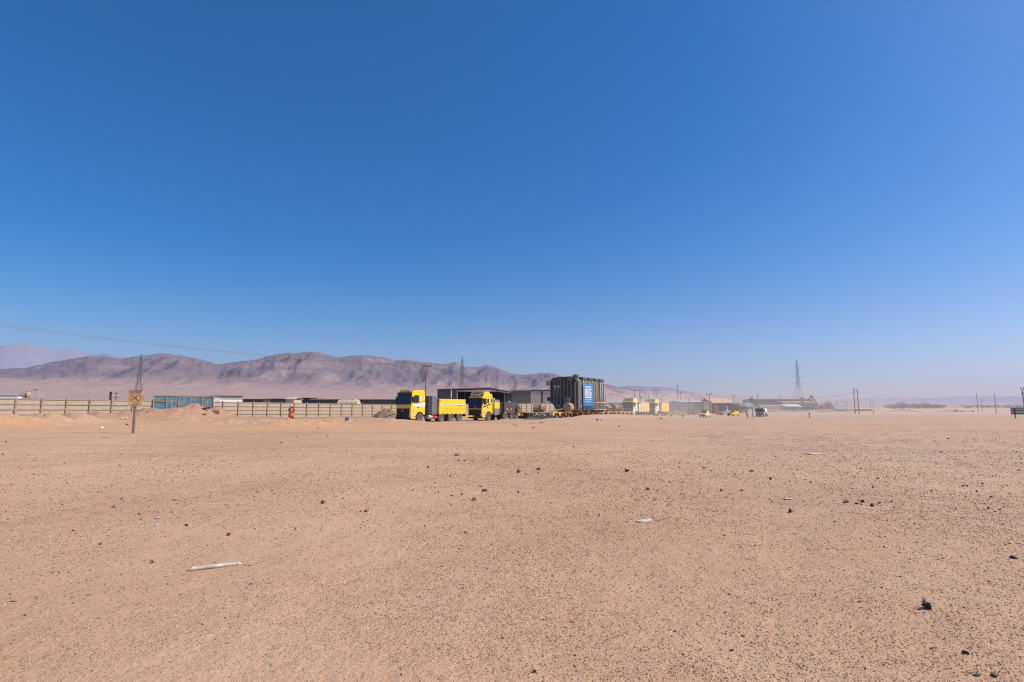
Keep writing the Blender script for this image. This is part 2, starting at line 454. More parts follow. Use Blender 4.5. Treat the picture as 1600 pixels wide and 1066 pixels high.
# ------------------------------------------------------------------ haze
def box_mesh(name, x0, x1, y0, y1, z0, z1):
    me = bpy.data.meshes.new(name)
    v = [(x, y, z) for x in (x0, x1) for y in (y0, y1) for z in (z0, z1)]
    f = [(0, 1, 3, 2), (4, 6, 7, 5), (0, 4, 5, 1), (2, 3, 7, 6), (0, 2, 6, 4), (1, 5, 7, 3)]
    me.from_pydata(v, [], f); me.update()
    o = bpy.data.objects.new(name, me); COL.objects.link(o)
    return o
def volume(name, density, color, aniso=.25):
    m = bpy.data.materials.new(name); m.use_nodes = True
    nt = m.node_tree; nt.nodes.clear()
    out = N(nt, 'ShaderNodeOutputMaterial'); v = N(nt, 'ShaderNodeVolumePrincipled')
    v.inputs['Color'].default_value = (*color, 1); v.inputs['Density'].default_value = density
    v.inputs['Anisotropy'].default_value = aniso
    nt.links.new(v.outputs[0], out.inputs['Volume'])
    return m
haze = box_mesh('haze', -5200, 5200, -5200, 5200, -6, 470)
haze.data.materials.append(volume('pale_haze', 0.00010, (.62, .62, 1.0)))
tag(haze, kind='stuff')

# ------------------------------------------------------------------ mesh building
class MB:
    """collects shapes and links them as ONE mesh object"""
    def __init__(self): self.v = []; self.f = []; self.s = []
    def add(self, vs, fs, smooth=False):
        b = len(self.v)
        self.v += [tuple(p) for p in vs]
        for f in fs: self.f.append([b + i for i in f]); self.s.append(smooth)
        return self
    def box(self, x0, x1, y0, y1, z0, z1, M=None):
        vs = [Vector((x, y, z)) for x in (x0, x1) for y in (y0, y1) for z in (z0, z1)]
        if M is not None: vs = [M @ p for p in vs]
        return self.add(vs, [(0, 1, 3, 2), (4, 6, 7, 5), (0, 4, 5, 1), (2, 3, 7, 6), (0, 2, 6, 4), (1, 5, 7, 3)])
    def bar(self, a, b, w, h=None, up=(0, 0, 1)):
        """square bar from a to b"""
        h = h or w
        a, b = Vector(a), Vector(b); d = (b - a).normalized()
        up = Vector(up)
        if abs(d.dot(up)) > .98: up = Vector((1, 0, 0)) if abs(d.x) < .9 else Vector((0, 1, 0))
        sx = d.cross(up).normalized() * (w / 2); sy = sx.cross(d).normalized() * (h / 2)
        vs = [a - sx - sy, a + sx - sy, a + sx + sy, a - sx + sy, b - sx - sy, b + sx - sy, b + sx + sy, b - sx + sy]
        return self.add(vs, [(0, 3, 2, 1), (4, 5, 6, 7), (0, 1, 5, 4), (1, 2, 6, 5), (2, 3, 7, 6), (3, 0, 4, 7)])
    def tube(self, pts, r, n=8, caps=True):
        pts = [Vector(p) for p in pts]
        rs = r if isinstance(r, (list, tuple)) else [r] * len(pts)
        rings = []
        ref = None
        for i, p in enumerate(pts):
            d = (pts[min(i + 1, len(pts) - 1)] - pts[max(i - 1, 0)]).normalized()
            if ref is None:
                ref = Vector((0, 0, 1)) if abs(d.z) < .9 else Vector((1, 0, 0))
            a = d.cross(ref).normalized(); b = a.cross(d).normalized(); ref = b
            rings.append([p + a * rs[i] * math.cos(2 * math.pi * k / n) + b * rs[i] * math.sin(2 * math.pi * k / n) for k in range(n)])
        vs = [q for g in rings for q in g]
        fs = [(i * n + k, i * n + (k + 1) % n, (i + 1) * n + (k + 1) % n, (i + 1) * n + k) for i in range(len(pts) - 1) for k in range(n)]
        b0 = len(self.v)
        self.add(vs, fs, True)
        if caps:
            self.f.append([b0 + k for k in range(n)][::-1]); self.s.append(False)
            self.f.append([b0 + (len(pts) - 1) * n + k for k in range(n)]); self.s.append(False)
        return self
    def lathe(self, prof, axis='Y', n=20, c=(0, 0, 0)):
        """prof: (along axis, radius) pairs"""
        c = Vector(c); vs = []
        for a, r in prof:
            for k in range(n):
                t = 2 * math.pi * k / n; u, w = r * math.cos(t), r * math.sin(t)
                vs.append(c + (Vector((u, a, w)) if axis == 'Y' else Vector((a, u, w)) if axis == 'X' else Vector((u, w, a))))
        fs = [(i * n + k, i * n + (k + 1) % n, (i + 1) * n + (k + 1) % n, (i + 1) * n + k) for i in range(len(prof) - 1) for k in range(n)]
        return self.add(vs, fs, False)
    def prism(self, poly, y0, y1, inset=0.0, ch=0.0):
        """poly: (x, z) outline pushed along y; the two ends are chamfered by ch with the outline drawn in by inset"""
        cx = sum(p[0] for p in poly) / len(poly); cz = sum(p[1] for p in poly) / len(poly)
        def sec(y, k): return [Vector((cx + (x - cx) * k, y, cz + (z - cz) * k)) for x, z in poly]
        k = 1 - inset
        secs = [sec(y0, k), sec(y0 + ch, 1), sec(y1 - ch, 1), sec(y1, k)] if ch else [sec(y0, 1), sec(y1, 1)]
        n = len(poly); vs = [p for s_ in secs for p in s_]
        fs = [(i * n + j, i * n + (j + 1) % n, (i + 1) * n + (j + 1) % n, (i + 1) * n + j) for i in range(len(secs) - 1) for j in range(n)]
        fs += [tuple(range(n))[::-1], tuple((len(secs) - 1) * n + j for j in range(n))]
        return self.add(vs, fs)
    def slab(self, quad, t):
        """a flat quad given thickness t along its normal (outwards)"""
        q = [Vector(p) for p in quad]
        nrm = (q[1] - q[0]).cross(q[2] - q[0]).normalized() * t
        vs = q + [p + nrm for p in q]; n = len(q)
        fs = [tuple(range(n))[::-1], tuple(range(n, 2 * n))] + [(i, (i + 1) % n, n + (i + 1) % n, n + i) for i in range(n)]
        return self.add(vs, fs)
    def mesh(self, name, material=None, fix=True):
        me = bpy.data.meshes.new(name)
        me.from_pydata(self.v, [], self.f); me.update()
        me.polygons.foreach_set('use_smooth', self.s)
        if fix:
            bm = bmesh.new(); bm.from_mesh(me)
            bmesh.ops.recalc_face_normals(bm, faces=bm.faces[:])
            bm.to_mesh(me); bm.free()
        if material: me.materials.append(material)
        return me
    def build(self, name, material, parent=None, loc=None, bevel=0.0):
        o = bpy.data.objects.new(name, self.mesh(name, material))
        COL.objects.link(o)
        if parent: o.parent = parent
        if loc is not None: o.location = loc
        if bevel:
            b = o.modifiers.new('bevel', 'BEVEL'); b.width = bevel; b.segments = 2; b.limit_method = 'ANGLE'; b.angle_limit = R(35)
        return o

def put(name, me, parent=None, loc=(0, 0, 0), rot=(0, 0, 0), sc=(1, 1, 1)):
    o = bpy.data.objects.new(name, me); COL.objects.link(o)
    o.location = loc; o.rotation_euler = rot; o.scale = sc
    if parent: o.parent = parent
    return o

def empty(name, loc, rz=0.0, label=None, cat=None, group=None):
    o = bpy.data.objects.new(name, None); COL.objects.link(o)
    o.empty_display_size = .3
    o.location = loc; o.rotation_euler = (0, 0, rz)
    return tag(o, label, cat, group)

def copy_tree(o, parent=None):
    c = o.copy(); COL.objects.link(c)
    if parent: c.parent = parent
    for ch in list(o.children): copy_tree(ch, c)
    return c

YEL = mat('yellow_paint', (.93, .575, .010), .36, var=.05, dust=.03)
YEL2 = mat('haze_paled_yellow_paint', (.88, .70, .20), .45, var=.07, dust=.10)  # yellow paint made paler with the haze of the hanging dust
YEL3 = mat('pale_orange_yellow_paint', (.88, .56, .19), .5, var=.07, dust=.10)
WHT = mat('white_paint', (.80, .80, .78), .4, var=.05, dust=.06)
BLK = mat('black_plastic', (.011, .012, .013), .8, var=.2, dust=.02)
DKG = mat('dark_chassis', (.026, .027, .029), .6, var=.25, dust=.06)
GRY = mat('grey_cabinet', (.115, .15, .175), .5, var=.1, dust=.07)
LGR = mat('light_grey_metal', (.42, .43, .44), .4, .3, dust=.1)
TYRE = mat('tyre_rubber', (.028, .027, .027), .85, var=.2, dust=.35)
RIM = mat('wheel_rim', (.22, .21, .20), .5, .4, dust=.25)
ORA = mat('orange_beacon', (.85, .16, .01), .25, dust=0)
RED = mat('red_paint', (.55, .03, .02), .5, dust=.08)
REDT = mat('red_reflector', (.6, .02, .02), .3, dust=.05)
GRN = mat('green_stripe', (.12, .30, .10), .5, dust=.05)
TGRY = mat('transformer_grey', (.115, .126, .120), .55, var=.15, dust=.10, scale=.8)
TLITE = mat('transformer_pipe_grey', (.56, .515, .43), .5, var=.18, dust=.12)
WOOD = mat('weathered_wood', (.30, .20, .12), .85, var=.3, dust=.15, bmp=.2)
WOOD2 = mat('drum_wood', (.40, .28, .16), .85, var=.35, dust=.15, scale=5)
OLDW = mat('grey_old_wood', (.20, .175, .15), .9, var=.3, dust=.12)
POST = mat('tan_concrete_post', (.38, .25, .14), .9, var=.2, dust=.1)
CONC = mat('pale_concrete', (.40, .315, .24), .95, var=.16, dust=.16, scale=1.1, bmp=.25, bscale=9)
STEEL = mat('galvanised_steel', (.20, .20, .205), .55, .35, dust=.05)
SHEET = mat('dark_sheet_metal', (.060, .066, .070), .6, .1, var=.2, dust=.10, scale=.5)
SHEETL = mat('light_sheet_metal', (.46, .43, .385), .6, .1, var=.1, dust=.12, scale=.5)
ROOFL = mat('pale_roof_sheet', (.52, .48, .42), .6, .1, var=.1, dust=.15, scale=.5)
BEIGE = mat('beige_wall', (.52, .44, .34), .9, var=.1, dust=.15)
CREAM = mat('cream_wall', (.60, .52, .40), .9, var=.1, dust=.1)
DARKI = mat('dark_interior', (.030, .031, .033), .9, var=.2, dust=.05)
RUST = mat('rusty_steel', (.17, .075, .035), .9, var=.4, dust=.15, scale=6, bmp=.3)
BLUSH = mat('dark_blue_sheet', (.05, .075, .11), .6, var=.2, dust=.12)
GREENW = mat('green_wall', (.10, .20, .16), .8, var=.2, dust=.2)
ORW = mat('orange_door', (.55, .16, .06), .7, var=.15, dust=.15)

def glass_material():
    m, nt, b = nodes_of('vehicle_glass')
    b.inputs['Base Color'].default_value = (.010, .014, .018, 1)
    b.inputs['Roughness'].default_value = .06
    b.inputs['Specular IOR Level'].default_value = .6
    return m
GLASS = glass_material()
def lamp_glass():
    m, nt, b = nodes_of('headlight_glass')
    b.inputs['Base Color'].default_value = (.55, .56, .56, 1); b.inputs['Roughness'].default_value = .15
    return m
LAMP = lamp_glass()

# ------------------------------------------------------------------ concrete panel wall
wall_root = empty('panel_wall', wall(0, 0, gz1(*wall(0)[:2])), math.atan2(WDY, WDX), 'long pale concrete panel wall with tan posts running behind the yellow trucks', 'wall')
wr_z = wall_root.location.z
plank_me = []
for v in range(4):
    b = MB(); w2 = WL / 2 - .085
    b.box(-w2, w2, -.028, .028, -.272, .272)
    # raised border and shallow rib so that each plank keeps its own edges
    b.box(-w2 + .05, w2 - .05, -.04, -.026, -.2 + .01 * v, .2 - .008 * v)
    plank_me.append(b.mesh('plank', CONC))
capm = MB().box(-WL / 2 + .085, WL / 2 - .085, -.05, .05, -.045, .045).mesh('coping', CONC)
post_me = MB().prism([(-.06, -1.7), (.06, -1.7), (.06, 1.18), (.04, 1.22), (-.04, 1.22), (-.06, 1.18)], -.16, .085).mesh('post', POST)
zt = lambda n: float(np.interp(n, [-10, 0, 10, 24, 50, 70], [2.72, 2.68, 2.58, 2.42, 3.12, 3.15]))
Minv = Matrix.Rotation(-math.atan2(WDY, WDX), 4, 'Z')
for n in range(-3, 66):
    put('post', post_me, wall_root, (n * WL, rng.uniform(-.015, .015), zt(n) - wr_z - 1.15 + .03), (rng.uniform(-.015, .015), rng.uniform(-.012, .012), 0))
    if n < 65 and not 6 <= n < 9:
        zc_ = (zt(n) + zt(n + 1)) / 2
        for r_ in range(4):
            put('plank', plank_me[rng.randrange(4)], wall_root, ((n + .5) * WL, rng.uniform(-.012, .012), zc_ - wr_z - .1 - .275 - r_ * .548),
                (-.16 + rng.uniform(-.03, .03), math.atan2(zt(n) - zt(n + 1), WL) + rng.uniform(-.009, .009), 0))
        put('coping', capm, wall_root, ((n + .5) * WL, 0, zc_ - wr_z - .055), (0, math.atan2(zt(n) - zt(n + 1), WL), 0))

# ------------------------------------------------------------------ blue sheet gate standing in the wall
def blue_sheet():
    m, nt, b = nodes_of('worn_blue_sheet')
    tc = N(nt, 'ShaderNodeTexCoord').outputs['Object']
    c = mixc(nt, ramp(nt, noise(nt, tc, .9, 4), .40, .62), (.028, .14, .28), (.07, .19, .25))
    c = mixc(nt, ramp(nt, noise(nt, tc, 1.3, 5, .65), .46, .64, 0, .85), c, (.21, .20, .18))
    c = mixc(nt, ramp(nt, noise(nt, tc, .6, 3), .50, .60, 0, .85), c, (.14, .13, .12))
    nt.links.new(c, b.inputs['Base Color']); b.inputs['Roughness'].default_value = .55
    return m
BLUE = blue_sheet()
gate = empty('sheet_gate', wall(6, .12, gz1(*wall(6, .12)[:2])), math.atan2(WDY, WDX), 'faded blue and grey sheet metal gate in a timber frame, set into the panel wall', 'gate')
g0 = gate.location.z
glen = 3.35 * WL
for k in range(5):
    x0, x1 = .14 + k * glen / 5, .08 + (k + 1) * glen / 5
    b = MB(); zz = 3.28 + .0 * k - g0
    nc = 12
    for q_ in range(nc):
        xa = x0 + (x1 - x0) * q_ / nc; xb = x0 + (x1 - x0) * (q_ + 1) / nc
        o_ = .007 if q_ % 2 else -.007
        b.box(xa, xb - .004, o_ - .015, o_ + .015, .15 if k else .05, zz - .06 - (.0 if k != 2 else .02))
    o = b.build('sheet_panel', BLUE, gate)
    if k == 2: o['label'] = 'greyer worn sheet panel'
for x in [0.05, .05 + glen / 5, .05 + 2 * glen / 5, .05 + 3 * glen / 5, .05 + 4 * glen / 5, .05 + glen]:
    MB().box(x - .06, x + .06, -.11, -.04, -.4, 3.3 - g0).build('frame_post', WOOD, gate)
MB().box(-.1, glen + .2, -.12, -.04, 3.25 - g0, 3.36 - g0).build('top_rail', WOOD, gate)
MB().box(.12, 1.55, -.12, -.045, 1.95 - g0 + .55, 2.04 - g0 + .55).build('brace', WOOD, gate)
MB().box(1.5, 1.6, -.12, -.045, 0, 2.03 - g0 + .55).build('brace', WOOD, gate)

# ------------------------------------------------------------------ trucks
def wheel_meshes(r, w, tag_):
    t = MB().lathe([(-w / 2, r * .60), (-w / 2, r * .93), (-w / 2 + .04, r), (w / 2 - .04, r), (w / 2, r * .93), (w / 2, r * .60), (-w / 2, r * .60)], 'Y', 26).mesh('tyre' + tag_, TYRE)
    m = MB().lathe([(-w / 2 + .03, .0), (-w / 2 + .03, r * .61), (w / 2 - .02, r * .61), (w / 2 - .02, r * .50), (w / 2 - .13, r * .42), (w / 2 - .13, r * .26), (w / 2 - .02, r * .20), (w / 2 - .02, 0)], 'Y', 20)
    for k in range(10):
        a = 2 * math.pi * k / 10
        m.box(-.018, .018, w / 2 - .14, w / 2 - .09, -.018, .018, Matrix.Translation((r * .34 * math.cos(a), 0, r * .34 * math.sin(a))))
    return t, m.mesh('rim' + tag_, RIM)
TW_T, TW_R = wheel_meshes(.53, .34, '')
SW_T, SW_R = wheel_meshes(.39, .26, '_small')
CW_T, CW_R = wheel_meshes(.33, .22, '_car')

def wheel(root, x, y, z, kind='T', turn=0.0, axis_x=False):
    t, m = {'T': (TW_T, TW_R), 'S': (SW_T, SW_R), 'C': (CW_T, CW_R)}[kind]
    rz = (0 if y > 0 else math.pi) + turn
    e = put('wheel', t, root, (x, y, z), (0, 0, rz - (math.pi / 2 if axis_x else 0)))
    put('rim', m, e)
    return e

def arch_profile(front_x, back_x, top, roof, axle, r=.64, kind='A'):
    """side outline of a cab in (x, z): nose at x = 0, going back to negative x, with the wheel arch cut out"""
    pts = []
    for k in range(9):
        a = math.pi * k / 8
        pts.append((axle - r * math.cos(math.pi - a) * -1 if False else axle + r * math.cos(math.pi - a), .56 + r * math.sin(a)))
    # pts go from back of arch to front of arch
    if kind == 'A':
        up = [(-.02, .42), (0, .75), (.03, 1.15), (.02, 2.05), (-.16, 3.30), (-.42, 3.62), (-1.0, 3.74), (-2.15, 3.74), (-2.30, 3.60), (-2.32, 1.0), (back_x, .86)]
    else:
        up = [(-.02, .42), (0, .75), (.04, 1.2), (.02, 2.02), (-.14, 3.08), (-.50, 3.62), (-.95, 3.92), (-1.55, 3.92), (-1.85, 3.66), (-2.22, 3.60), (-2.28, 3.3), (-2.30, 1.0), (back_x, .86)]
    return [(axle + r, .42)] + up + [(axle - r, .86)] + pts[1:]

def dashes(root, name, material, x0, x1, y, z, n, h, seed):
    """a row of small raised lettering marks too small to read, on the truck's left side"""
    rr = random.Random(seed); b = MB(); w = (x1 - x0) / n
    for k in range(n):
        if rr.random() < .12: continue
        xa = x0 + k * w
        b.box(xa, xa + w * .68, y, y + .006, z, z + h)
        if rr.random() < .6: b.box(xa + w * .1, xa + w * .25, y + .001, y + .008, z + h * .5, z + h * 1.35)
    o = b.build(name, material, root); o['kind'] = 'stuff'
    return o

def cab(root, kind, paint, variant):
    A = kind == 'A'
    axle = -1.45
    prof = arch_profile(0, -2.30, 0, 0, axle, kind=kind)
    c = MB().prism(prof, -1.22, 1.22, .028, .09).build('cab', paint, root, bevel=.02)
    y = 1.222
    # windscreen: dark, with its black surround
    zt_, zb_ = (3.28, 2.12) if A else (3.04, 2.06)
    xt_, xb_ = (-.155, .017) if A else (-.132, .021)
    nx = .012
    MB().slab([(xb_ + nx, -1.13, zb_), (xb_ + nx, 1.13, zb_), (xt_ + nx, 1.11, zt_), (xt_ + nx, -1.11, zt_)], .02).build('windscreen', GLASS, c)
    s_ = MB(); s_.slab([(xb_ + .004, -1.20, zb_ - .05), (xb_ + .004, 1.20, zb_ - .05), (xt_ + .004, 1.17, zt_ + .05), (xt_ + .004, -1.17, zt_ + .05)], .006)
    s_.build('windscreen_surround', BLK, c)
    for yy in (-.55, .25):
        MB().bar((xb_ + .05, yy, zb_ + .02), (xb_ + .02, yy + .5, zb_ + .42), .025).build('wiper', BLK, c)
    # sun visor
    if A:
        MB().prism([(xt_ + .24, zt_ + .0), (xt_ + .26, zt_ + .05), (xt_ - .06, zt_ + .22), (xt_ - .08, zt_ + .12)], -1.14, 1.14).build('sun_visor', BLK, c)
        b = MB(); b.box(-.55, -.25, -.9, .75, 3.66, 3.78); b.box(-.62, -.42, -.62, .45, 3.78, 3.83)
        b.build('roof_light_bar', mat('light_bar_yellow', (.8, .55, .16), .3, dust=.05), c, bevel=.02)
        for yy in (-.98, -.72, .86):
            MB().lathe([(0, .001), (0, .05), (.09, .045), (.12, .001)], 'Z', 10, (-.35, yy, 3.66)).build('beacon', BLK, c)
    else:
        MB().prism([(xt_ + .22, zt_ + .02), (xt_ + .24, zt_ + .09), (xt_ - .04, zt_ + .2), (xt_ - .06, zt_ + .1)], -1.12, 1.12).build('sun_visor', mat('visor_amber', (.55, .36, .06), .3, dust=.05) if variant == 2 else YEL2, c)
        MB().slab([(-.215, -1.02, 3.26), (-.215, 1.02, 3.26), (-.455, 1.0, 3.60), (-.455, -1.0, 3.60)], .03).build('roof_screen', BLK, c)
        b = MB()
        for yy in (-.82, .82): b.tube([(-.17, yy, 3.26), (-.06, yy, 3.42), (-.30, yy, 3.76), (-.55, yy, 3.78)], .03, 6)
        b.tube([(-.08, -.95, 3.44), (-.08, .95, 3.44)], .03, 6)
        b.build('lamp_rack', LGR, c)
        for yy in (-.6, -.2, .2, .6):
            MB().lathe([(0, .001), (0, .10), (.09, .10), (.12, .085), (.12, .001)], 'X', 12, (-.14, yy, 3.45)).build('spotlight', LAMP, c)
        b = MB(); b.box(-.85, -.45, -1.02, 1.02, 3.80, 3.90); b.build('roof_light_bar', mat('light_bar_tan', (.62, .42, .28), .4, dust=.1), c, bevel=.02)
        for yy in (-.86, .86):
            MB().lathe([(0, .001), (0, .10), (.13, .10), (.17, .06), (.18, .001)], 'Z', 12, (-.62, yy, 3.90)).build('beacon', ORA if variant == 2 else LAMP, c)
    # grille and bumper
    if A:
        MB().slab([(.018, -.98, .50), (.018, .98, .50), (.036, 1.02, 1.62), (.036, -1.02, 1.62)], .035).build('grille', BLK, c)
        for k in range(4):
            MB().box(.05, .075, -.98, .98, .70 + k * .22, .73 + k * .22).build('grille_bar', DKG, c)
        MB().lathe([(0, .001), (0, .16), (.02, .17), (.03, .13), (.03, .001)], 'X', 16, (.075, -.05, 1.36)).build('badge_ring', STEEL, c)
        MB().box(.04, .055, -1.08, 1.1, 1.86, 1.98).build('wiper_panel', mat('panel_silver', (.5, .5, .5), .3, .3), c)
    else:
        MB().slab([(.02, -1.0, .52), (.02, 1.0, .52), (.042, 1.04, 1.50), (.042, -1.04, 1.50)], .035).build('grille', BLK, c)
        for k in range(4):
            MB().box(.06, .08, -.98, .98, .66 + k * .2, .69 + k * .2).build('grille_bar', DKG, c)
        MB().box(.045, .075, -1.1, 1.02, 1.54, 1.66).build('grille_trim', mat('trim_tan', (.34, .24, .19), .5, dust=.2), c)
        MB().slab([(.036, -1.12, 1.68), (.036, 1.12, 1.68), (.03, 1.12, 2.0), (.03, -1.12, 2.0)], .02).build('front_panel', BLK, c)
        MB().slab([(.062, -.08, 1.74), (.062, .08, 1.74), (.058, .08, 1.9), (.058, -.08, 1.9)], .01).build('badge', LGR, c)
        MB().box(.07, .085, .02, .2, .86, .94).build('number_plate', REDT if variant == 2 else WHT, c)
    b = MB().prism([(.02, .30), (.10, .36), (.10, .56), (.03, .62), (-.5, .62), (-.62, .42), (-.6, .30)], -1.2, 1.2, .03, .1)
    b.build('bumper', DKG if not A else BLK, c, bevel=.02)
    for yy in (-1, 1):
        MB().slab([(.055, yy * 1.13 - .12, .62), (.055, yy * 1.13 + .06, .62), (.05, yy * 1.13 + .06, .96), (.05, yy * 1.13 - .10, .90)], .03).build('headlight', LAMP, c)
        MB().slab([(-.08, yy * (y + .003), .64), (-.32, yy * (y + .003), .64), (-.36, yy * (y + .003), .92), (-.06, yy * (y + .003), .98)][::yy], .012).build('side_lamp', LAMP, c)
        # mirrors on arms, left and right
        m_ = MB(); m_.box(-.22, -.10, yy * 1.36 - .10, yy * 1.36 + .10, 2.30, 2.98)
        m_.bar((-.28, yy * 1.2, 2.95), (-.16, yy * 1.36, 2.95), .05); m_.bar((-.28, yy * 1.2, 2.4), (-.16, yy * 1.36, 2.4), .05)
        m_.build('mirror', BLK, c, bevel=.02)
        # side window
        if A:
            q = [(-.38, yy * y, 2.20), (-1.28, yy * y, 2.32), (-1.28, yy * y, 3.14), (-.52, yy * y, 3.16), (-.36, yy * y, 2.7)]
        else:
            q = [(-.34, yy * y, 2.02), (-.98, yy * y, 2.22), (-.98, yy * y, 2.98), (-.48, yy * y, 3.0), (-.32, yy * y, 2.5)]
        MB().slab(q[::-1] if yy > 0 else q, .012).build('side_window', GLASS, c)
        if not A:
            q = [(-1.10, yy * y, 2.27), (-1.52, yy * y, 2.36), (-1.52, yy * y, 2.98), (-1.10, yy * y, 2.98)]
            MB().slab(q[::-1] if yy > 0 else q, .012).build('side_window', GLASS, c)
            q = [(-1.86, yy * y, 2.42), (-2.16, yy * y, 2.5), (-2.12, yy * y, 3.0), (-1.98, yy * y, 2.98)]
            MB().slab(q[::-1] if yy > 0 else q, .012).build('side_window', GLASS, c)
        # door seams as dark slits, handle, steps
        b = MB()
        b.box(-1.36, -1.345, *sorted((yy * (y - .01), yy * (y + .004))), 1.25, 3.2)
        b.box(-1.35, -.2, *sorted((yy * (y - .01), yy * (y + .004))), 1.22, 1.24)
        b.build('door_seam', DKG, c)
        MB().box(-1.28, -1.04, *sorted((yy * y, yy * (y + .04))), 1.70, 1.80).build('door_handle', BLK, c, bevel=.01)
        MB().box(-.78, -.38, *sorted((yy * 1.0, yy * 1.235)), .36, .44).build('step', BLK, c)
        MB().box(-.8, -.4, *sorted((yy * 1.06, yy * 1.225)), .68, .73).build('step', BLK, c)
        # wheel-arch lip
        b = MB()
        for k in range(10):
            a0, a1 = math.pi * k / 10, math.pi * (k + 1) / 10
            b.bar((axle + .66 * math.cos(a0), yy * 1.23, .56 + .66 * math.sin(a0)), (axle + .66 * math.cos(a1), yy * 1.23, .56 + .66 * math.sin(a1)), .06, .05, (0, 1, 0))
        b.build('wheel_arch', BLK, c)
    # lettering and stripes on the side the camera sees
    Y2 = y + .004
    if A:
        MB().slab([(-2.30, Y2, 1.84), (-.30, Y2, 1.86), (-.42, Y2, 2.06), (-.78, Y2, 2.16), (-1.5, Y2, 2.28), (-2.30, Y2, 2.42)][::-1], .006).build('white_side_stripe', WHT, c)
        MB().slab([(-2.30, Y2, 2.42), (-.80, Y2, 2.20), (-.86, Y2, 2.16), (-1.5, Y2, 2.36), (-2.30, Y2, 2.50)], .01).build('black_side_stripe', BLK, c)
        MB().slab([(-1.62, Y2, 2.72), (-2.22, Y2, 2.72), (-2.22, Y2, 3.0), (-1.62, Y2, 3.0)], .006).build('logo_plate', WHT, c)
        dashes(c, 'lettering', BLUSH, -2.12, -1.76, Y2 + .006, 2.8, 4, .12, 1)
        MB().slab([(-.25, Y2, 1.30), (-.86, Y2, 1.30), (-.86, Y2, 1.48), (-.25, Y2, 1.48)], .006).build('logo_plate', WHT, c)
        dashes(c, 'lettering', DKG, -.82, -.3, Y2 + .006, 1.34, 8, .08, 2)
        MB().slab([(-1.58, Y2, 1.98), (-1.66, Y2, 1.98), (-1.66, Y2, 2.1), (-1.58, Y2, 2.1)], .012).build('red_mark', RED, c)
    elif variant == 2:
        MB().slab([(-.24, Y2, 1.72), (-1.86, Y2, 2.22), (-1.92, Y2, 2.40), (-.24, Y2, 1.90)], .006).build('black_side_stripe', BLK, c)
        MB().slab([(-.24, Y2 + .003, 1.91), (-1.9, Y2 + .003, 2.40), (-1.9, Y2 + .003, 2.46), (-.24, Y2 + .003, 1.98)], .006).build('white_side_stripe', WHT, c)
        MB().slab([(-.22, Y2, 1.30), (-.78, Y2, 1.30), (-.78, Y2, 1.60), (-.22, Y2, 1.60)], .006).build('logo_plate', WHT, c)
        dashes(c, 'lettering', BLUSH, -.72, -.28, Y2 + .006, 1.38, 3, .14, 3)
        dashes(c, 'lettering', BLUSH, -.78, -.24, Y2, .98, 9, .09, 4)
    else:
        MB().slab([(-.20, Y2, .9), (-.2, Y2, 1.5), (-1.9, Y2, 2.42), (-2.26, Y2, 2.42), (-2.26, Y2, 1.34), (-1.45, Y2, 1.32), (-.74, Y2, .9)], .006).build('white_side_panel', WHT, c)
        dashes(c, 'lettering', BLUSH, -1.6, -.75, Y2 + .006, 1.62, 6, .15, 5)
    return c

def conspicuity(root, x0, x1, y, z, n, h=.07):
    """red and white reflective tape pieces"""
    for k in range(n):
        xa = x0 + (x1 - x0) * k / n; xm = xa + (x1 - x0) / n * .5
        MB().box(xa, xm - .02, y, y + .012, z, z + h).build('reflector', REDT, root)
        MB().box(xm, xm + (x1 - x0) / n * .32, y, y + .012, z, z + h).build('reflector', WHT, root)

def chassis(root, length, axles, front_axle=-1.45):
    b = MB()
    for yy in (-.42, .42): b.box(-length + .1, -.3, yy - .06, yy + .06, .72, .98)
    for x in axles:
        b.tube([(x, -1.0, .53), (x, 1.0, .53)], .09, 8)
    b.tube([(front_axle, -1.0, .53), (front_axle, 1.0, .53)], .08, 8)
    b.build('chassis', DKG, root)
    for i, x in enumerate([front_axle] + list(axles)):
        for yy in (-1, 1):
            wheel(root, x, yy * 1.06, .53, 'T', .06 if i == 0 else 0)

def place_truck(name, s, label, t=0.0, dz=0.0):
    p = conv(s, t - 1.25)
    return empty(name, (p.x, p.y, dz), CONV_ROT, label, 'truck', 'heavy haulage trucks of the convoy')

# truck one: flat-roof yellow cab, grey cabinet, yellow ballast box
tr = place_truck('ballast_truck', 0, 'yellow ballast truck leading the convoy, white stripe on its cab and grey cabinet behind')
cab(tr, 'A', YEL, 1)
chassis(tr, 9.7, (-5.2, -6.95, -8.55))
c = MB().box(-3.42, -2.95, -1.1, 1.1, .9, 3.02).build('equipment_rack', DKG, tr, bevel=.02)
for z in (1.3, 1.9, 2.5):
    MB().tube([(-3.1, 1.12, z), (-2.7, 1.12, z + .25), (-2.42, .9, z + .1)], .04, 6).build('hose', BLK, c)
b = MB().box(-4.32, -3.46, -1.18, 1.18, .98, 3.12)
cb = b.build('grey_cabinet', GRY, tr, bevel=.02)
MB().box(-4.28, -3.5, 1.182, 1.19, 1.05, 3.05).build('cabinet_door', GRY, cb)
MB().box(-4.1, -3.98, 1.19, 1.21, 1.3, 1.5).build('latch', LGR, cb)
MB().box(-4.3, -3.5, 1.183, 1.195, .88, .97).build('reflector', REDT, cb)
b = MB().tube([(-3.0, .85, .62), (-3.9, .85, .62)], .26, 14); b.build('air_tank', LGR, tr)
MB().lathe([(0, .001), (0, .19), (.5, .19), (.5, .001)], 'X', 12, (-4.5, .98, .55)).build('fire_extinguisher', mat('extinguisher_red', (.6, .035, .02), .4, dust=.05), tr)
bx = MB().box(-9.7, -4.75, -1.25, 1.25, .92, 2.78).build('ballast_box', YEL, tr, bevel=.03)
MB().box(-9.66, -4.8, 1.252, 1.262, 2.10, 2.16).build('white_stripe', WHT, bx)
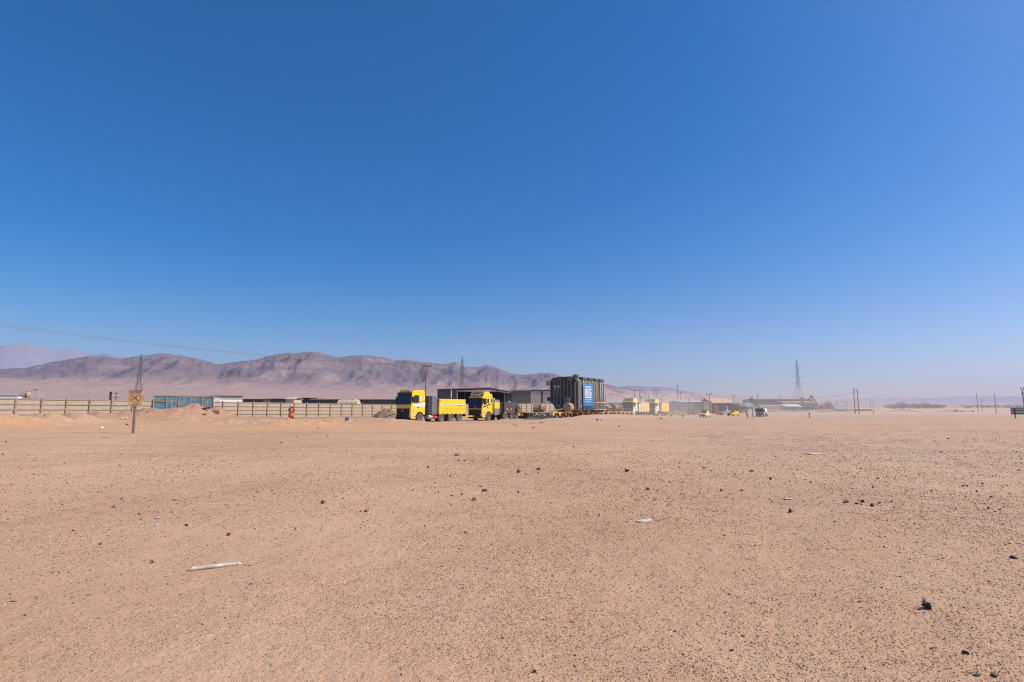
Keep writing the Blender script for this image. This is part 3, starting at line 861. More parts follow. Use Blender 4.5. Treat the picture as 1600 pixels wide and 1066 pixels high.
MB().slab([(-9.66, 1.253, 1.98), (-9.66, 1.253, 2.05), (-4.8, 1.253, 2.10), (-4.8, 1.253, 2.07)], .01).build('green_stripe', GRN, bx)
MB().box(-9.66, -4.8, 1.252, 1.259, 1.64, 1.66).build('weld_seam', DKG, bx)
conspicuity(bx, -9.6, -4.8, 1.252, .98, 6, .09)
for x in (-4.95, -9.5): MB().lathe([(0, .001), (0, .06), (.02, .06), (.02, .001)], 'Y', 10, (x, 1.252, 2.55)).build('lifting_eye', DKG, bx)
MB().box(-4.95, -4.72, 1.0, 1.263, 2.5, 2.66).build('corner_marker', ORA, bx)
MB().box(-8.72, -8.66, 1.25, 1.27, 1.76, 2.04).build('box_handle', DKG, bx)
MB().box(-9.9, -9.7, -1.2, 1.2, .6, .9).build('rear_bumper', DKG, tr)
b = MB().bar((-9.7, 0, .62), (-13.0, 0, .62), .16); b.build('drawbar', mat('drawbar_yellow', (.75, .45, .05), .5, dust=.15), tr)
for s_ in (1, -1):
    b = MB()
    for k in range(9):
        a0, a1 = R(20 + 140 * k / 9), R(20 + 140 * (k + 1) / 9)
        for ax in (-5.2, -6.95, -8.55):
            b.slab([(ax + .62 * math.cos(a0), s_ * .88, .53 + .62 * math.sin(a0)), (ax + .62 * math.cos(a1), s_ * .88, .53 + .62 * math.sin(a1)),
                    (ax + .62 * math.cos(a1), s_ * 1.24, .53 + .62 * math.sin(a1)), (ax + .62 * math.cos(a0), s_ * 1.24, .53 + .62 * math.sin(a0))], .012)
    o = b.build('mudguard', BLK, tr); o['kind'] = 'stuff'

# truck two: high-roof yellow cab, dark ballast at the back
tr2 = place_truck('ballast_truck', 13.2, 'yellow high-roof truck with two orange beacons and a black body, second in the convoy')
cab(tr2, 'B', YEL, 2)
chassis(tr2, 8.9, (-5.3, -6.9, -8.1), -1.45)
MB().box(-2.38, -2.30, -1.1, 1.1, 1.0, 3.0).build('rear_guard', DKG, tr2)
b = MB().tube([(-2.5, 1.12, 1.0), (-2.5, 1.12, 2.9), (-2.5, 1.0, 3.1)], .09, 8); b.build('exhaust_stack', LGR, tr2)
MB().box(-3.95, -2.75, -1.2, 1.2, 2.55, 2.85).build('upper_locker', mat('locker_grey', (.19, .19, .20), .5, dust=.12), tr2, bevel=.02)
yb = MB().box(-3.95, -2.75, -1.22, 1.22, 1.62, 2.53).build('yellow_locker', YEL, tr2, bevel=.02)
MB().box(-3.5, -3.35, 1.222, 1.24, 1.72, 1.78).build('latch', DKG, yb)
MB().box(-3.95, -2.75, -1.2, 1.2, .78, 1.60).build('lower_locker', mat('locker_grey_dusty', (.17, .17, .18), .6, dust=.25), tr2, bevel=.02)
db = MB().prism([(-8.9, .95), (-5.0, .95), (-5.0, 2.55), (-8.2, 2.5), (-8.9, 2.1)], -1.25, 1.25, .02, .05).build('ballast_body', mat('ballast_black', (.042, .042, .048), .6, dust=.12), tr2, bevel=.02)
MB().box(-5.0, -4.1, -1.0, 1.0, .95, 2.6).build('winch_housing', BLK, tr2)
for x in (-5.35, -6.35): 
    MB().box(x - .28, x, 1.252, 1.266, 1.52, 1.62).build('reflector', REDT, db); MB().box(x - .5, x - .3, 1.252, 1.266, 1.52, 1.62).build('reflector', WHT, db)
MB().box(-5.5, -5.1, 1.252, 1.266, .97, 1.06).build('reflector', mat('lime_reflector', (.5, .6, .06), .4), db)
MB().box(-8.6, -7.9, 1.252, 1.266, .97, 1.06).build('reflector', mat('lime_reflector_b', (.5, .6, .06), .4), db)
MB().box(-6.7, -6.0, .6, 1.2, 2.5, 2.72).build('tool_crate', mat('crate_brown', (.26, .16, .11), .8, dust=.25), db)
sw = wheel(tr2, -8.3, 1.42, 1.55, 'T'); sw.name = 'spare_wheel'; sw.scale = (.92, .8, .92)
for k in range(4): MB().tube([(-5.6 - k * .5, .2, 2.52), (-5.8 - k * .5, .5, 2.7), (-6.0 - k * .5, .9, 2.54)], .035, 6).build('cable', DKG, db)
MB().lathe([(0, .001), (0, .12), (.2, .12), (.2, .001)], 'Y', 10, (-2.42, 1.22, 2.95)).build('work_lamp', LAMP, tr2)

# trucks three and four pushing at the back
def pusher(name, s, label, paint_box, extra):
    t = place_truck(name, s, label)
    cab(t, 'B', YEL2, 3)
    chassis(t, 9.1, (-5.1, -6.5, -7.9), -1.45)
    MB().box(-3.1, -2.36, -1.15, 1.15, .9, 2.9).build('equipment_rack', DKG, t)
    l = MB().box(-4.05, -3.2, -1.2, 1.2, 1.0, 2.75).build('locker', WHT if extra else mat('locker_grey_b', (.30, .30, .31), .5, dust=.2), t, bevel=.02)
    MB().box(-3.66, -3.62, 1.202, 1.22, 1.5, 2.2).build('latch', DKG, l)
    bb = MB().box(-9.0, -4.3, -1.25, 1.25, 1.0, 3.05).build('body_box', paint_box, t, bevel=.03)
    MB().box(-9.02, -4.28, 1.252, 1.262, 2.92, 3.0).build('top_edge', paint_box, bb)
    for x in (-5.6, -7.2): MB().box(x - .02, x + .02, 1.252, 1.262, 1.06, 2.9).build('seam', DKG, bb)
    MB().box(-9.0, -4.4, -1.1, 1.1, .72, .98).build('underframe', DKG, t)
    return t
pusher('pusher_truck', 64.6, 'dusty pale yellow and white truck standing directly behind the transformer trailer', YEL3, True)
pusher('pusher_truck', 77.4, 'dusty pale truck with white cab panel at the very tail of the convoy', YEL, False)

# ------------------------------------------------------------------ modular heavy trailer
S0 = 22.6                                              # front of the trailer along the convoy
trl = empty('heavy_trailer', conv(S0, -1.55), CONV_ROT, 'long low black heavy-haul trailer with yellow axle brackets along its edge', 'trailer')
TYEL = mat('trailer_yellow', (.72, .42, .04), .5, var=.12, dust=.14)
DECK = mat('trailer_deck', (.16, .12, .085), .85, var=.25, dust=.4)
HW = 1.5
b = MB()                                               # power pack and neck
b.box(-9.0, -1.6, -HW, HW, .12, 1.0)
b.build('power_pack', DKG, trl, bevel=.03)
b = MB().box(-9.1, -.7, -HW - .02, HW + .02, 1.0, 1.1); b.build('neck_deck', DECK, trl)
MB().box(-9.1, -1.4, HW + .021, HW + .05, 1.0, 1.1).build('neck_rail', WOOD, trl)
b = MB().prism([(0.6, .72), (0.6, .92), (-.9, 1.02), (-1.7, .98), (-1.7, .5), (-.9, .5)], -.8, .8, .03, .1); b.build('coupling_neck', TYEL, trl, bevel=.02)
rr = random.Random(5)
for k in range(16):
    x = -1.9 - k * .44; z = .48 + rr.random() * .2
    m_ = rr.choice([BLK, STEEL, DKG, LGR, BLK])
    MB().box(x - .16, x + .16, HW + .003, HW + .05 + .12 * rr.random(), z, z + .12 + .2 * rr.random()).build('machinery_box', m_, trl)
for k in range(3):
    MB().lathe([(0, .001), (0, .11), (.06, .11), (.06, .001)], 'Y', 12, (-3.1 - k * 1.7, HW + .02, .68)).build('gauge', LAMP if k == 1 else STEEL, trl)
for k in range(4):
    MB().tube([(-2 - k * 1.6, HW + .04, .85), (-2.5 - k * 1.6, HW + .12, .5), (-3.2 - k * 1.6, HW + .06, .8)], .03, 6).build('hose', BLK, trl)
for x in (-8.2, -8.7):
    MB().box(x - .2, x + .2, HW + .01, HW + .08, .4, .98).build('vent_panel', mat('vent_grey_%d' % int(-x * 10), (.16, .13, .12), .7, dust=.2), trl)
NAX, PIT = 16, 2.03
XA = -(31.8 - S0)
Lend = XA - NAX * PIT - .4
b = MB().box(Lend, XA + .1, -HW, HW, .86, 1.06); b.build('deck', DECK, trl)
b = MB().box(Lend, XA + .1, -.5, .5, .5, .86); b.build('spine', DKG, trl)
for s_ in (1, -1):
    MB().box(Lend, XA + .1, *sorted((s_ * (HW + .002), s_ * (HW + .06))), .98, 1.085).build('side_rail', TYEL, trl)
brm = MB().prism([(-.62, .98), (.62, .98), (.30, .88), (.15, .58), (.12, .44), (-.12, .44), (-.15, .58), (-.30, .88)], -.06, .06).mesh('bracket', TYEL)
gap = MB().box(-.66, .66, -.03, .03, .6, .97).mesh('gap_shade_plate', DKG)  # dark plate standing in for the shade in the gap between brackets
for k in range(NAX + 1):
    x = XA - k * PIT
    for s_ in (1, -1):
        put('bracket', brm, trl, (x, s_ * (HW + .0), 0))
    if k < NAX:
        xm = x - PIT / 2
        for s_ in (1, -1):
            put('gap_shade_plate', gap, trl, (xm, s_ * (HW - .16), 0))
            wheel(trl, xm, s_ * (HW - .18), .39, 'S')
        MB().tube([(xm, -HW + .3, .39), (xm, HW - .3, .39)], .09, 6).build('axle', DKG, trl)

# ------------------------------------------------------------------ the transformer riding on the trailer
TS0, TLN, TWD, TH0, TTOP = 37.9, 11.1, 5.8, 1.10, 7.0
tf = empty('power_transformer', conv(TS0, -1.6, TH0), CONV_ROT, 'huge dark grey ribbed transformer with a blue banner riding on the long trailer', 'transformer')
H = TTOP - TH0
hw = 2.30; HL = 2.72
b = MB()
poly = [(-HL + 1.1, 0), (hw - .3, 0), (hw - .3, .25), (hw, .3), (hw, H - .45), (-HL, H - .45), (-HL, 1.55), (-HL + .55, 1.05)]   # (y, z)
vs = [Vector((x, y, z)) for x in (-.35, -TLN + .35) for y, z in poly]
n = len(poly)
b.add(vs, [tuple(range(n)), tuple(range(n, 2 * n))[::-1]] + [(i, (i + 1) % n, n + (i + 1) % n, n + i) for i in range(n)])
tank = b.build('tank', TGRY, tf, bevel=.04)
MB().box(-TLN + .1, -.1, -HL - .18, hw + .18, H - .45, H - .28).build('tank_flange', TGRY, tank)
# upright ribs on the front face
for k, yy in enumerate([-2.62, -1.95, -1.28, -.6, .1, .85, 1.55, 2.2]):
    zb_ = 1.55 if yy < -1.9 else (1.0 if yy < -1.2 else .15)
    r_ = MB(); r_.box(-.35, .0, yy - .035, yy + .035, zb_, H - .3); r_.box(-.0, .05, yy - .13, yy + .13, zb_, H - .3)
    r_.build('rib', TGRY if k % 3 else mat('rib_worn_%d' % k, (.12, .13, .125), .5, dust=.15), tank)
for z in (2.6, 4.4):
    MB().box(-.30, -.1, -HL, hw, z, z + .14).build('cross_rib', TGRY, tank)
for yy in (-1.62, -.94):
    p_ = MB().box(.06, .09, yy - .14, yy + .14, 2.9, 4.15).build('striped_marker', mat('marker_red_%d' % int(-yy * 100), (.20, .035, .04), .5, dust=.15), tank)
    MB().box(.091, .10, yy - .12, yy + .12, 4.15, 4.6).build('marker_head', WHT, p_)
MB().box(.06, .1, -1.15, -.75, .95, 1.2).build('rating_plate', LGR, tank)
MB().box(-.1, .7, .7, 1.5, .95, 2.3).build('control_cabinet', mat('cabinet_green_grey', (.13, .14, .12), .5, dust=.15), tank, bevel=.02)
MB().box(.0, .75, .62, 1.58, 2.3, 2.4).build('cabinet_roof', LGR, tank)
# openings and valves standing out from the far corner
MB().tube([(-1.2, -HL, H - .75), (-1.2, -HL - .55, H - .75), (-1.2, -HL - 1.05, H - .8)], [.30, .30, .34], 14).build('flange_pipe', TLITE, tank)
MB().lathe([(0, .001), (0, .40), (.14, .40), (.14, .001)], 'Y', 14, (-1.2, -HL - 1.2, H - .8)).build('pipe_cap', DKG, tank)
for k in range(3):
    MB().lathe([(0, .001), (0, .33), (.16, .36), (.30, .33), (.30, .001)], 'Y', 14, (-1.0, -HL - .35 - k * .36, 2.25)).build('valve', DKG, tank)
# lid, slabs and turret on top
for k, (x, yy, w_, d_, zz) in enumerate([(-.6, -2.0, .8, .7, 0), (-.7, -1.1, .9, .7, .14), (-.5, -.05, 1.1, .9, .10), (-.6, 1.0, 1.1, .9, .14)]):
    MB().box(x - d_ / 2, x + d_ / 2, yy - w_ / 2, yy + w_ / 2, H - .28, H + .06 + zz).build('lid_block', TGRY if k % 2 else DKG, tank)
for k, (x, yy) in enumerate([(-.45, -.6), (-.5, 1.5)]):
    MB().box(x - .1, x + .1, yy - .5, yy + .3, H + .02, H + .14).build('lid_plate', mat('lid_green_%d' % k, (.34, .36, .27), .6, dust=.2), tank)
for k, x in enumerate([-2.6, -4.9, -7.2, -9.3]):
    MB().box(x - .95, x + .85, 1.5, 2.85, H - .28, H + .12 - .02 * k).build('top_cover', mat('cover_slate_%d' % k, (.07, .08, .095), .6, dust=.1), tank, bevel=.03)
    MB().box(x - .98, x + .88, -2.4, -1.0, H - .28, H + .05).build('top_cover', TGRY, tank, bevel=.03)
tu = MB().lathe([(0, .001), (0, .52), (.5, .52), (.52, .62), (.62, .62), (.62, .42), (.8, .40), (.8, .001)], 'Z', 18, (-1.1, 1.85, H - .25)).build('turret', TGRY, tank)
MB().lathe([(0, .001), (0, .42), (.12, .46), (.2, .40), (.2, .22), (.1, .2)], 'X', 18, (.1, 1.2, H - .72)).build('manhole', RUST, tank)
MB().lathe([(0, .001), (0, .40), (.10, .44), (.2, .40), (.2, .2), (.1, .2)], 'X', 18, (.1, 2.2, H - .45)).build('manhole', DKG, tank)
# pipe frames along the long side
cxs = []
npipe = 17
for k in range(npipe):
    x = -.35 - k * (TLN - .7) / (npipe - 1)
    wide = k in (2, 12)
    top = H - .50 + (.0 if k % 2 else .06)
    yo = hw + .52 + (.16 if wide else 0)
    pts = [(x, hw - .1, top - .02), (x, yo - .30, top), (x, yo - .08, top - .12), (x, yo, top - .36), (x, yo, .75), (x, yo - .10, .42), (x, yo - .34, .26), (x, hw - .2, .25)]
    if wide: pts = [(x, hw + .1, top - .9), (x, hw + .3, top - .3), (x, yo, top - .1), (x, yo + .05, top - .45), (x, yo + .02, top - 2.2), (x, yo, 1.2), (x, hw + .3, .9), (x, hw, .9)]
    MB().tube(pts, .115 if wide else .085, 8).build('frame_pipe', mat('pipe_pale', (.44, .42, .37), .5, dust=.12) if wide else TLITE, tf)
for k in range(npipe - 1):
    x = -.35 - (k + .5) * (TLN - .7) / (npipe - 1)
    MB().box(x - .20, x + .20, hw + .005, hw + .30, .5, H - .7).build('radiator_fin', TGRY, tank)
for z in (1.62, .42):
    MB().tube([(-5.6, hw + .66, z), (-TLN + .25, hw + .66, z), (-TLN + .0, hw + .5, z - .12), (-TLN - .02, hw + .2, z - .3)], .07, 8).build('long_pipe', TLITE, tf)
for k, x in enumerate([-.9, -6.6, -9.3]):
    MB().lathe([(0, .001), (0, .15), (.14, .16), (.14, .001)], 'Y', 12, (x, hw + .62, 2.0)).build('red_valve', RED if k else RUST, tf)
for k, x in enumerate([-3.2, -4.5, -6.4, -7.9, -10]):
    MB().lathe([(0, .001), (0, .13), (.1, .13), (.1, .001)], 'Y', 10, (x, hw + .52, H - .95)).build('valve', RUST if k % 2 == 0 else mat('valve_ochre_%d' % k, (.28, .18, .07), .5, dust=.1), tf)
MB().box(-TLN - .55, -TLN + .3, hw - 1.2, hw - .1, .9, 2.35).build('end_cabinet', TGRY, tank, bevel=.03)
MB().box(-TLN + .3, -.2, -hw + 1.2, hw + .35, -.06, .0).build('skid', DKG, tf)
b = MB()
for x in (-1.2, -4, -7, -10): b.box(x - .22, x + .22, -1.0, hw + .5, 0.001, .30)
b.build('skid_beam', TGRY, tf)
# the blue banner hung on the pipes
def banner_blue():
    m, nt, bs = nodes_of('banner_cloth')
    tc = N(nt, 'ShaderNodeTexCoord').outputs['Object']
    c = mixc(nt, ramp(nt, noise(nt, tc, 1.4, 4), .35, .7), (.012, .16, .42), (.025, .20, .48))
    nt.links.new(c, bs.inputs['Base Color']); bs.inputs['Roughness'].default_value = .6
    return m
BX0, BX1, BZ0, BZ1 = -1.55, -5.25, .82, 4.82
by = hw + .66
nb = 14
P = np.zeros((nb, nb, 3))
for i_ in range(nb):
    for j_ in range(nb):
        u_, v_ = i_ / (nb - 1), j_ / (nb - 1)
        P[i_, j_] = (BX0 + (BX1 - BX0) * u_, by + .02 * math.sin(u_ * 9 + v_ * 4) - .0, BZ0 + (BZ1 - BZ0) * v_ + .02 * math.sin(u_ * 7))
bn = grid_np('banner', P, banner_blue(), parent=tf)
sol = bn.modifiers.new('thickness', 'SOLIDIFY'); sol.thickness = .012; sol.offset = 0
yb_ = by + .03
def bl(x0, x1, z0, z1):                       # banner units: x 0..1 left to right, z 0..1 bottom to top
    X0, X1 = BX0 + (BX1 - BX0) * x0, BX0 + (BX1 - BX0) * x1
    return (min(X0, X1), max(X0, X1), yb_, yb_ + .012, BZ0 + (BZ1 - BZ0) * z0, BZ0 + (BZ1 - BZ0) * z1)
BW = mat('banner_white', (.78, .80, .82), .6, var=.03, dust=.02)
for z0, z1 in ((.855, .895), (.405, .455)):
    MB().box(*bl(.17, .84, z0, z1)).build('logo_bar', BW, bn)
b = MB()                                      # W: three uprights on a foot
for x0 in (.17, .255, .34): b.box(*bl(x0, x0 + .055, .53, .80))
b.box(*bl(.17, .395, .50, .53)); b.build('letter_w', BW, bn)
b = MB(); b.box(*bl(.445, .505, .50, .80))
for z0 in (.50, .628, .755): b.box(*bl(.505, .605, z0, z0 + .045))
b.build('letter_e', BW, bn)
b = MB(); b.box(*bl(.65, .71, .50, .80)); b.box(*bl(.71, .84, .755, .80)); b.box(*bl(.71, .78, .50, .545)); b.box(*bl(.78, .84, .50, .67)); b.box(*bl(.745, .78, .63, .67)); b.box(*bl(.79, .84, .72, .755))
b.build('letter_g', BW, bn)
rr = random.Random(3)
for z0, h_, x0, x1, nn in ((.315, .035, .17, .84, 20), (.235, .022, .17, .84, 30), (.195, .014, .40, .62, 9)):
    b = MB(); w_ = (x1 - x0) / nn
    for k in range(nn):
        if k and rr.random() < .12: continue
        b.box(*bl(x0 + k * w_, x0 + k * w_ + w_ * .62, z0, z0 + h_ * (1 if rr.random() < .7 else 1.5)))
    b.build('small_lettering', BW, bn)

# wooden drums and lashing on the trailer
def drum(s, t, r, w, rz, label, z=1.1, tilt=0.0):
    p = conv(s, t)
    d = empty('cable_drum', (p.x, p.y, z), CONV_ROT + rz, label, 'cable drum', 'wooden drums on the trailer deck')
    for s_ in (-1, 1):
        b = MB().lathe([(s_ * w / 2, .001), (s_ * w / 2, r), (s_ * (w / 2 - .06), r), (s_ * (w / 2 - .06), .001)], 'Y', 20, (0, 0, r))
        b.build('flange', WOOD2, d)
    b = MB(); nb_ = 18
    for k in range(nb_):
        a = 2 * math.pi * k / nb_
        if rng.random() < .12: continue
        rr_ = r * (.955 + .03 * rng.random())
        M = Matrix.Translation((rr_ * math.cos(a), 0, r + rr_ * math.sin(a))) @ Matrix.Rotation(-a, 4, 'Y')
        b.box(-.022, .022, -w / 2 + .07, w / 2 - .07, -r * .13, r * .13, M)
    b.build('lagging', WOOD2, d)
    MB().lathe([(-w / 2 + .07, r * .8), (w / 2 - .07, r * .8)], 'Y', 18, (0, 0, r)).build('core', mat('cable_core', (.10, .075, .055), .8, dust=.3), d)
    return d
drum(27.6, -.7, .60, .85, R(35), 'leaning wooden drum with reddish battens, nearest the second truck on the trailer deck')
drum(29.2, -.7, .62, .75, R(62), 'wooden drum beside the reddish one, ahead of the transformer on the deck')
drum(36.1, .35, .74, 1.5, R(96), 'big broad wooden drum standing against the front corner of the transformer')
drum(51.6, .35, .55, 1.0, R(70), 'low wooden drum just behind the transformer on the trailer deck')
drum(54.6, .45, .66, 1.1, R(70), 'round wooden drum in front of the pale truck at the trailer tail')
drum(57.0, .3, .60, .9, R(100), 'last wooden drum, half hidden in front of the pale truck cab')
lash = MB()
for k, (a, b_) in enumerate([(31.0, 37.6), (32.2, 37.6)]):
    lash.bar(conv(a, .0 - k * 1.2, 1.16), conv(b_, -.4 - k * .8, 1.75), .09)
o = lash.build('loading_beams', OLDW); tag(o, 'dark timber beams sloping from the deck up to the transformer foot', 'beam')

# ------------------------------------------------------------------ sheds and buildings
def frame_at(px, Y, base_z=None):
    p = at(px, HOR, Y)
    return Vector((p.x, Y, gz1(p.x, Y) if base_z is None else base_z))

def ztop(py, Y): return at(800, py, Y).z

def shed(name, label, cat, px0, px1, Y, py_top, depth, wall_m, roof_m, rz=0.0, rise=.5, over=.25, doors=(), panels=(), group=None):
    """gabled shed: front wall from column px0 to px1 at distance Y; its eaves reach photo row py_top"""
    a, b_ = frame_at(px0, Y), frame_at(px1, Y)
    z0 = min(a.z, b_.z) - .4; wd = (b_.x - a.x); ht = ztop(py_top, Y) - z0
    if rz:
        q_ = b_.x / Y
        wd = (q_ * Y - a.x) / (math.cos(rz) - q_ * math.sin(rz))
    e = empty(name, (a.x, Y, z0), rz, label, cat, group)
    w = MB()
    w.box(0, wd, 0, .12, 0, ht); w.box(0, wd, depth - .12, depth, 0, ht); w.box(0, .12, .12, depth - .12, 0, ht); w.box(wd - .12, wd, .12, depth - .12, 0, ht)
    w.build('wall', wall_m, e)
    r_ = MB()
    r_.slab([(-over, -over, ht + .01), (wd + over, -over, ht + .01), (wd + over, depth / 2, ht + rise), (-over, depth / 2, ht + rise)], .12)
    r_.slab([(wd + over, depth + over, ht + .01), (-over, depth + over, ht + .01), (-over, depth / 2, ht + rise), (wd + over, depth / 2, ht + rise)], .12)
    r_.build('roof', roof_m, e)
    for (n_, m_, x0, x1, zlo, zhi) in panels:
        MB().box(wd * x0, wd * x1, -.06, -.005, ht * zlo, ht * zhi).build(n_, m_, e)
    return e, wd, ht

# the big open shed behind the first two trucks: walls, columns, truss edge and a dark inside
def open_shed():
    Y = 176.0
    a, b_ = frame_at(683, Y), frame_at(798, Y)
    z0 = 1.0; wd = b_.x - a.x; ht = ztop(608.4, Y) - z0; dp = 22
    e = empty('open_shed', (a.x, Y, z0), 0, 'large dark open-fronted steel shed with pale roof edge behind the yellow trucks', 'shed')
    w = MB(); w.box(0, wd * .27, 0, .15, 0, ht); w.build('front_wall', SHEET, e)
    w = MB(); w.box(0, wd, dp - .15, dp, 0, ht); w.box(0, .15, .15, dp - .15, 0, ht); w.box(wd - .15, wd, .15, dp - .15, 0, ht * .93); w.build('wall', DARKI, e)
    r_ = MB()
    r_.slab([(-.3, -.3, ht), (wd * .71, -.3, ht + .45), (wd * .71, dp, ht + .5), (-.3, dp, ht + .05)], .16)
    r_.slab([(wd * .71, -.3, ht + .45), (wd + .3, -.3, ht - .85), (wd + .3, dp, ht - .8), (wd * .71, dp, ht + .5)], .16)
    r_.build('roof', ROOFL, e)
    MB().bar((wd * .29, -.05, ht - .55), (wd * .71, -.05, ht - .18), .28, .35).build('eave_beam', LGR, e)
    MB().bar((wd * .71, -.05, ht - .18), (wd, -.05, ht - 1.25), .28, .35).build('eave_beam', LGR, e)
    for k, xx in enumerate((.27, .915)):
        MB().box(wd * xx - .17, wd * xx + .17, -.12, .2, 0, ht - .3).build('column', SHEETL if k == 0 else STEEL, e)
    MB().bar((wd * .03, -.04, ht * .88), (wd * .27, -.04, ht * .35), .12).build('diagonal_brace', STEEL, e)
    r_ = MB()
    for k in range(13):
        x = wd * (.53 + .02 * k); zr = ht + .45 if x < wd * .71 else ht + .45 - (x - wd * .71) / (wd * .29) * 1.3
        r_.box(x, x + wd * .014, 2, 2.3, ht + .3, zr + .35)
    r_.build('roof_ridge', STEEL, e)
    MB().box(wd * .93, wd * .995, .3, .5, .2, ht * .75).build('inner_panel', SHEET, e)
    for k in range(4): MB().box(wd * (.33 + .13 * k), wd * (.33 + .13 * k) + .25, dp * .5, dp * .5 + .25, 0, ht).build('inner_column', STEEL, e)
open_shed()
p = frame_at(704.5, 150)
o = MB().tube([(0, 0, -1), (0, 0, 6.2)], [.14, .10], 8).build('lamp_post', LGR, None, (p.x, p.y, p.z)); tag(o, 'short pale post in front of the open shed, above the yellow ballast box', 'post')

shed('panel_shed', 'grey shed with pale cream panels between the second truck and the transformer', 'shed', 798, 862, 178, 609.2, 14, SHEET, ROOFL, rise=.3,
     panels=[('cream_panel', SHEETL, .485, .735, .05, .985), ('dark_slot', SHEET, .74, .775, .05, .97), ('cream_panel', SHEETL, .785, 1.0, .05, .985), ('roof_trim', ROOFL, 0, 1, .95, 1.0), ('grey_panel', mat('mid_grey_sheet', (.10, .105, .11), .6, dust=.15), .02, .47, .05, .93)])
shed('low_shed', 'long low grey shed seen past the right end of the transformer', 'shed', 940, 974, 185, 629.5, 10, mat('hazy_grey_sheet', (.22, .23, .23), .7, dust=.15), ROOFL, rise=.3,
     panels=[('roof_trim', ROOFL, 0, 1, .93, 1.0), ('window_band', SHEET, .05, .95, .35, .8)])

# left: what stands behind the wall
shed('white_shed', 'low white shed with dark flat roof behind the wall, right of the blue gate', 'shed', 333, 377, 112, 619.5, 4, WHT, DARKI, R(38), rise=.12, over=.3,
     panels=[('roof_trim', BEIGE, -.01, 1.01, .87, .93), ('white_panel', WHT, .01, .97, .40, .82)])
shed('store_hut', 'small grey-white hut directly behind the right end of the blue gate', 'hut', 321, 330, 105, 621.0, 3, mat('hut_pale_blue', (.42, .46, .50), .8, dust=.2), WOOD, rise=.1, over=.1)
cont = []
CN1 = mat('container_black', (.035, .033, .034), .7, var=.3, dust=.08); CN2 = mat('container_brown', (.055, .038, .032), .7, var=.3, dust=.1)
def container(px0, px1, Y, pyt, m_, label, ht=2.7, strip=None, rz=0.0):
    a, b_ = at(px0, HOR, Y), at(px1, HOR, Y)
    zt_ = ztop(pyt, Y)
    e = empty('storage_block', (a.x, Y, zt_ - ht), rz, label, 'storage block', 'dark storage blocks behind the wall')
    wd = b_.x - a.x
    b = MB(); b.box(0, wd, 0, 5, 0, ht)
    nr_ = max(4, int(wd / .8))
    for k in range(nr_):
        x = wd * k / nr_; b.box(x + .1, x + wd / nr_ - .1, -.06, -.002, .2, ht - .2)
    b.build('body', m_, e)
    MB().box(-.05, wd + .05, -.08, 5.05, ht + .002, ht + .1).build('roof_edge', strip or m_, e)
    return e
container(379, 411, 128, 624.3, CN1, 'dark low storage block next to the white shed, first of its row')
container(410.5, 446, 132, 623.8, CN2, 'brownish storage block between the first dark block and the pale hut')
container(457, 484, 140, 622.3, CN1, 'dark storage block just right of the person in the orange vest')
container(484.5, 496, 140.5, 622.3, mat('container_orange', (.45, .13, .04), .7, dust=.15), 'short block with an orange top, part-way along the dark row')
container(484, 553, 137, 624.2, CN1, 'long dark storage block with a white roof strip, mid-way along the row', strip=WHT)
container(553, 622, 139, 624.8, CN2, 'long dark storage block ending behind the first yellow truck')
shed('pale_hut', 'small pale plastered hut standing among the dark blocks above the person', 'hut', 446.5, 458, 126, 624.6, 5, BEIGE, mat('hut_roof_pink', (.5, .38, .32), .9, dust=.2), rise=.5)
p = at(545, HOR, 122); zb_ = ztop(634, 122)
b = MB(); vs = []; fs = []
for i_ in range(9):
    a = math.pi * i_ / 8
    for x in (-2.3, 2.3): vs.append((x * (1 - .12 * math.sin(a)), -1.6 * math.cos(a), 1.45 * math.sin(a) ** .7 if math.sin(a) > 0 else 0))
for i_ in range(8): fs.append((2 * i_, 2 * i_ + 1, 2 * i_ + 3, 2 * i_ + 2))
fs.append(tuple(2 * i_ for i_ in range(9))[::-1]); fs.append(tuple(2 * i_ + 1 for i_ in range(9)))
b.add(vs, fs)
o = b.build('canvas_shelter', mat('canvas_tan', (.50, .40, .29), .9, dust=.15), None, (p.x, 122, zb_ - .1)); tag(o, 'round-topped tan canvas shelter behind the wall', 'shelter')
b = MB().bar((at(640, HOR, 130).x - 11, 133, zb_ + .2), (at(640, HOR, 130).x - 9, 133, zb_ + .2), .1)
# tank, white yard building, box and rack at the far left
Y = 84.0
a, b_ = at(30.5, 615, Y), at(46.5, 615, Y); zc_ = at(38, 617, Y).z
e = empty('water_tank', (a.x, Y, zc_ - 1.1), 0, 'horizontal beige cylinder tank on a stand above the wall at far left', 'tank')
ln = b_.x - a.x
MB().lathe([(-.06, .001), (0, .28), (.08, .40), (ln - .08, .40), (ln, .28), (ln + .06, .001)], 'X', 18, (0, 0, 1.1)).build('cylinder', mat('tank_beige', (.42, .31, .17), .6, dust=.2), e)
MB().lathe([(0, .001), (0, .13), (.14, .13), (.14, .001)], 'Z', 10, (ln * .72, 0, 1.48)).build('hatch', RUST, e)
b = MB()
for x in (.3, ln - .3):
    for y in (-.3, .3): b.bar((x, y, -1.6), (x, y, .85), .08)
b.build('stand', DKG, e)
shed('yard_building', 'long white yard building with flat roof at the left edge behind the wall', 'building', -60, 24, 74, 617.2, 3, WHT, mat('yard_roof', (.36, .37, .38), .7, dust=.1), R(30), rise=.12, over=.15,
     panels=[('window_band', mat('pale_glass', (.25, .28, .30), .3, dust=.05), .1, .96, .86, .9)])
Y = 78
a = at(25.5, 616, Y)
e = empty('metal_rack', (a.x, Y, a.z - 2.2), 0, 'small dark steel rack standing beside the beige tank', 'rack')
b = MB()
for x in (-.12, .12): b.bar((x, 0, 0), (x, 0, 2.15), .05)
for z in (.9, 1.5, 2.1): b.bar((-.12, 0, z), (.12, 0, z), .05)
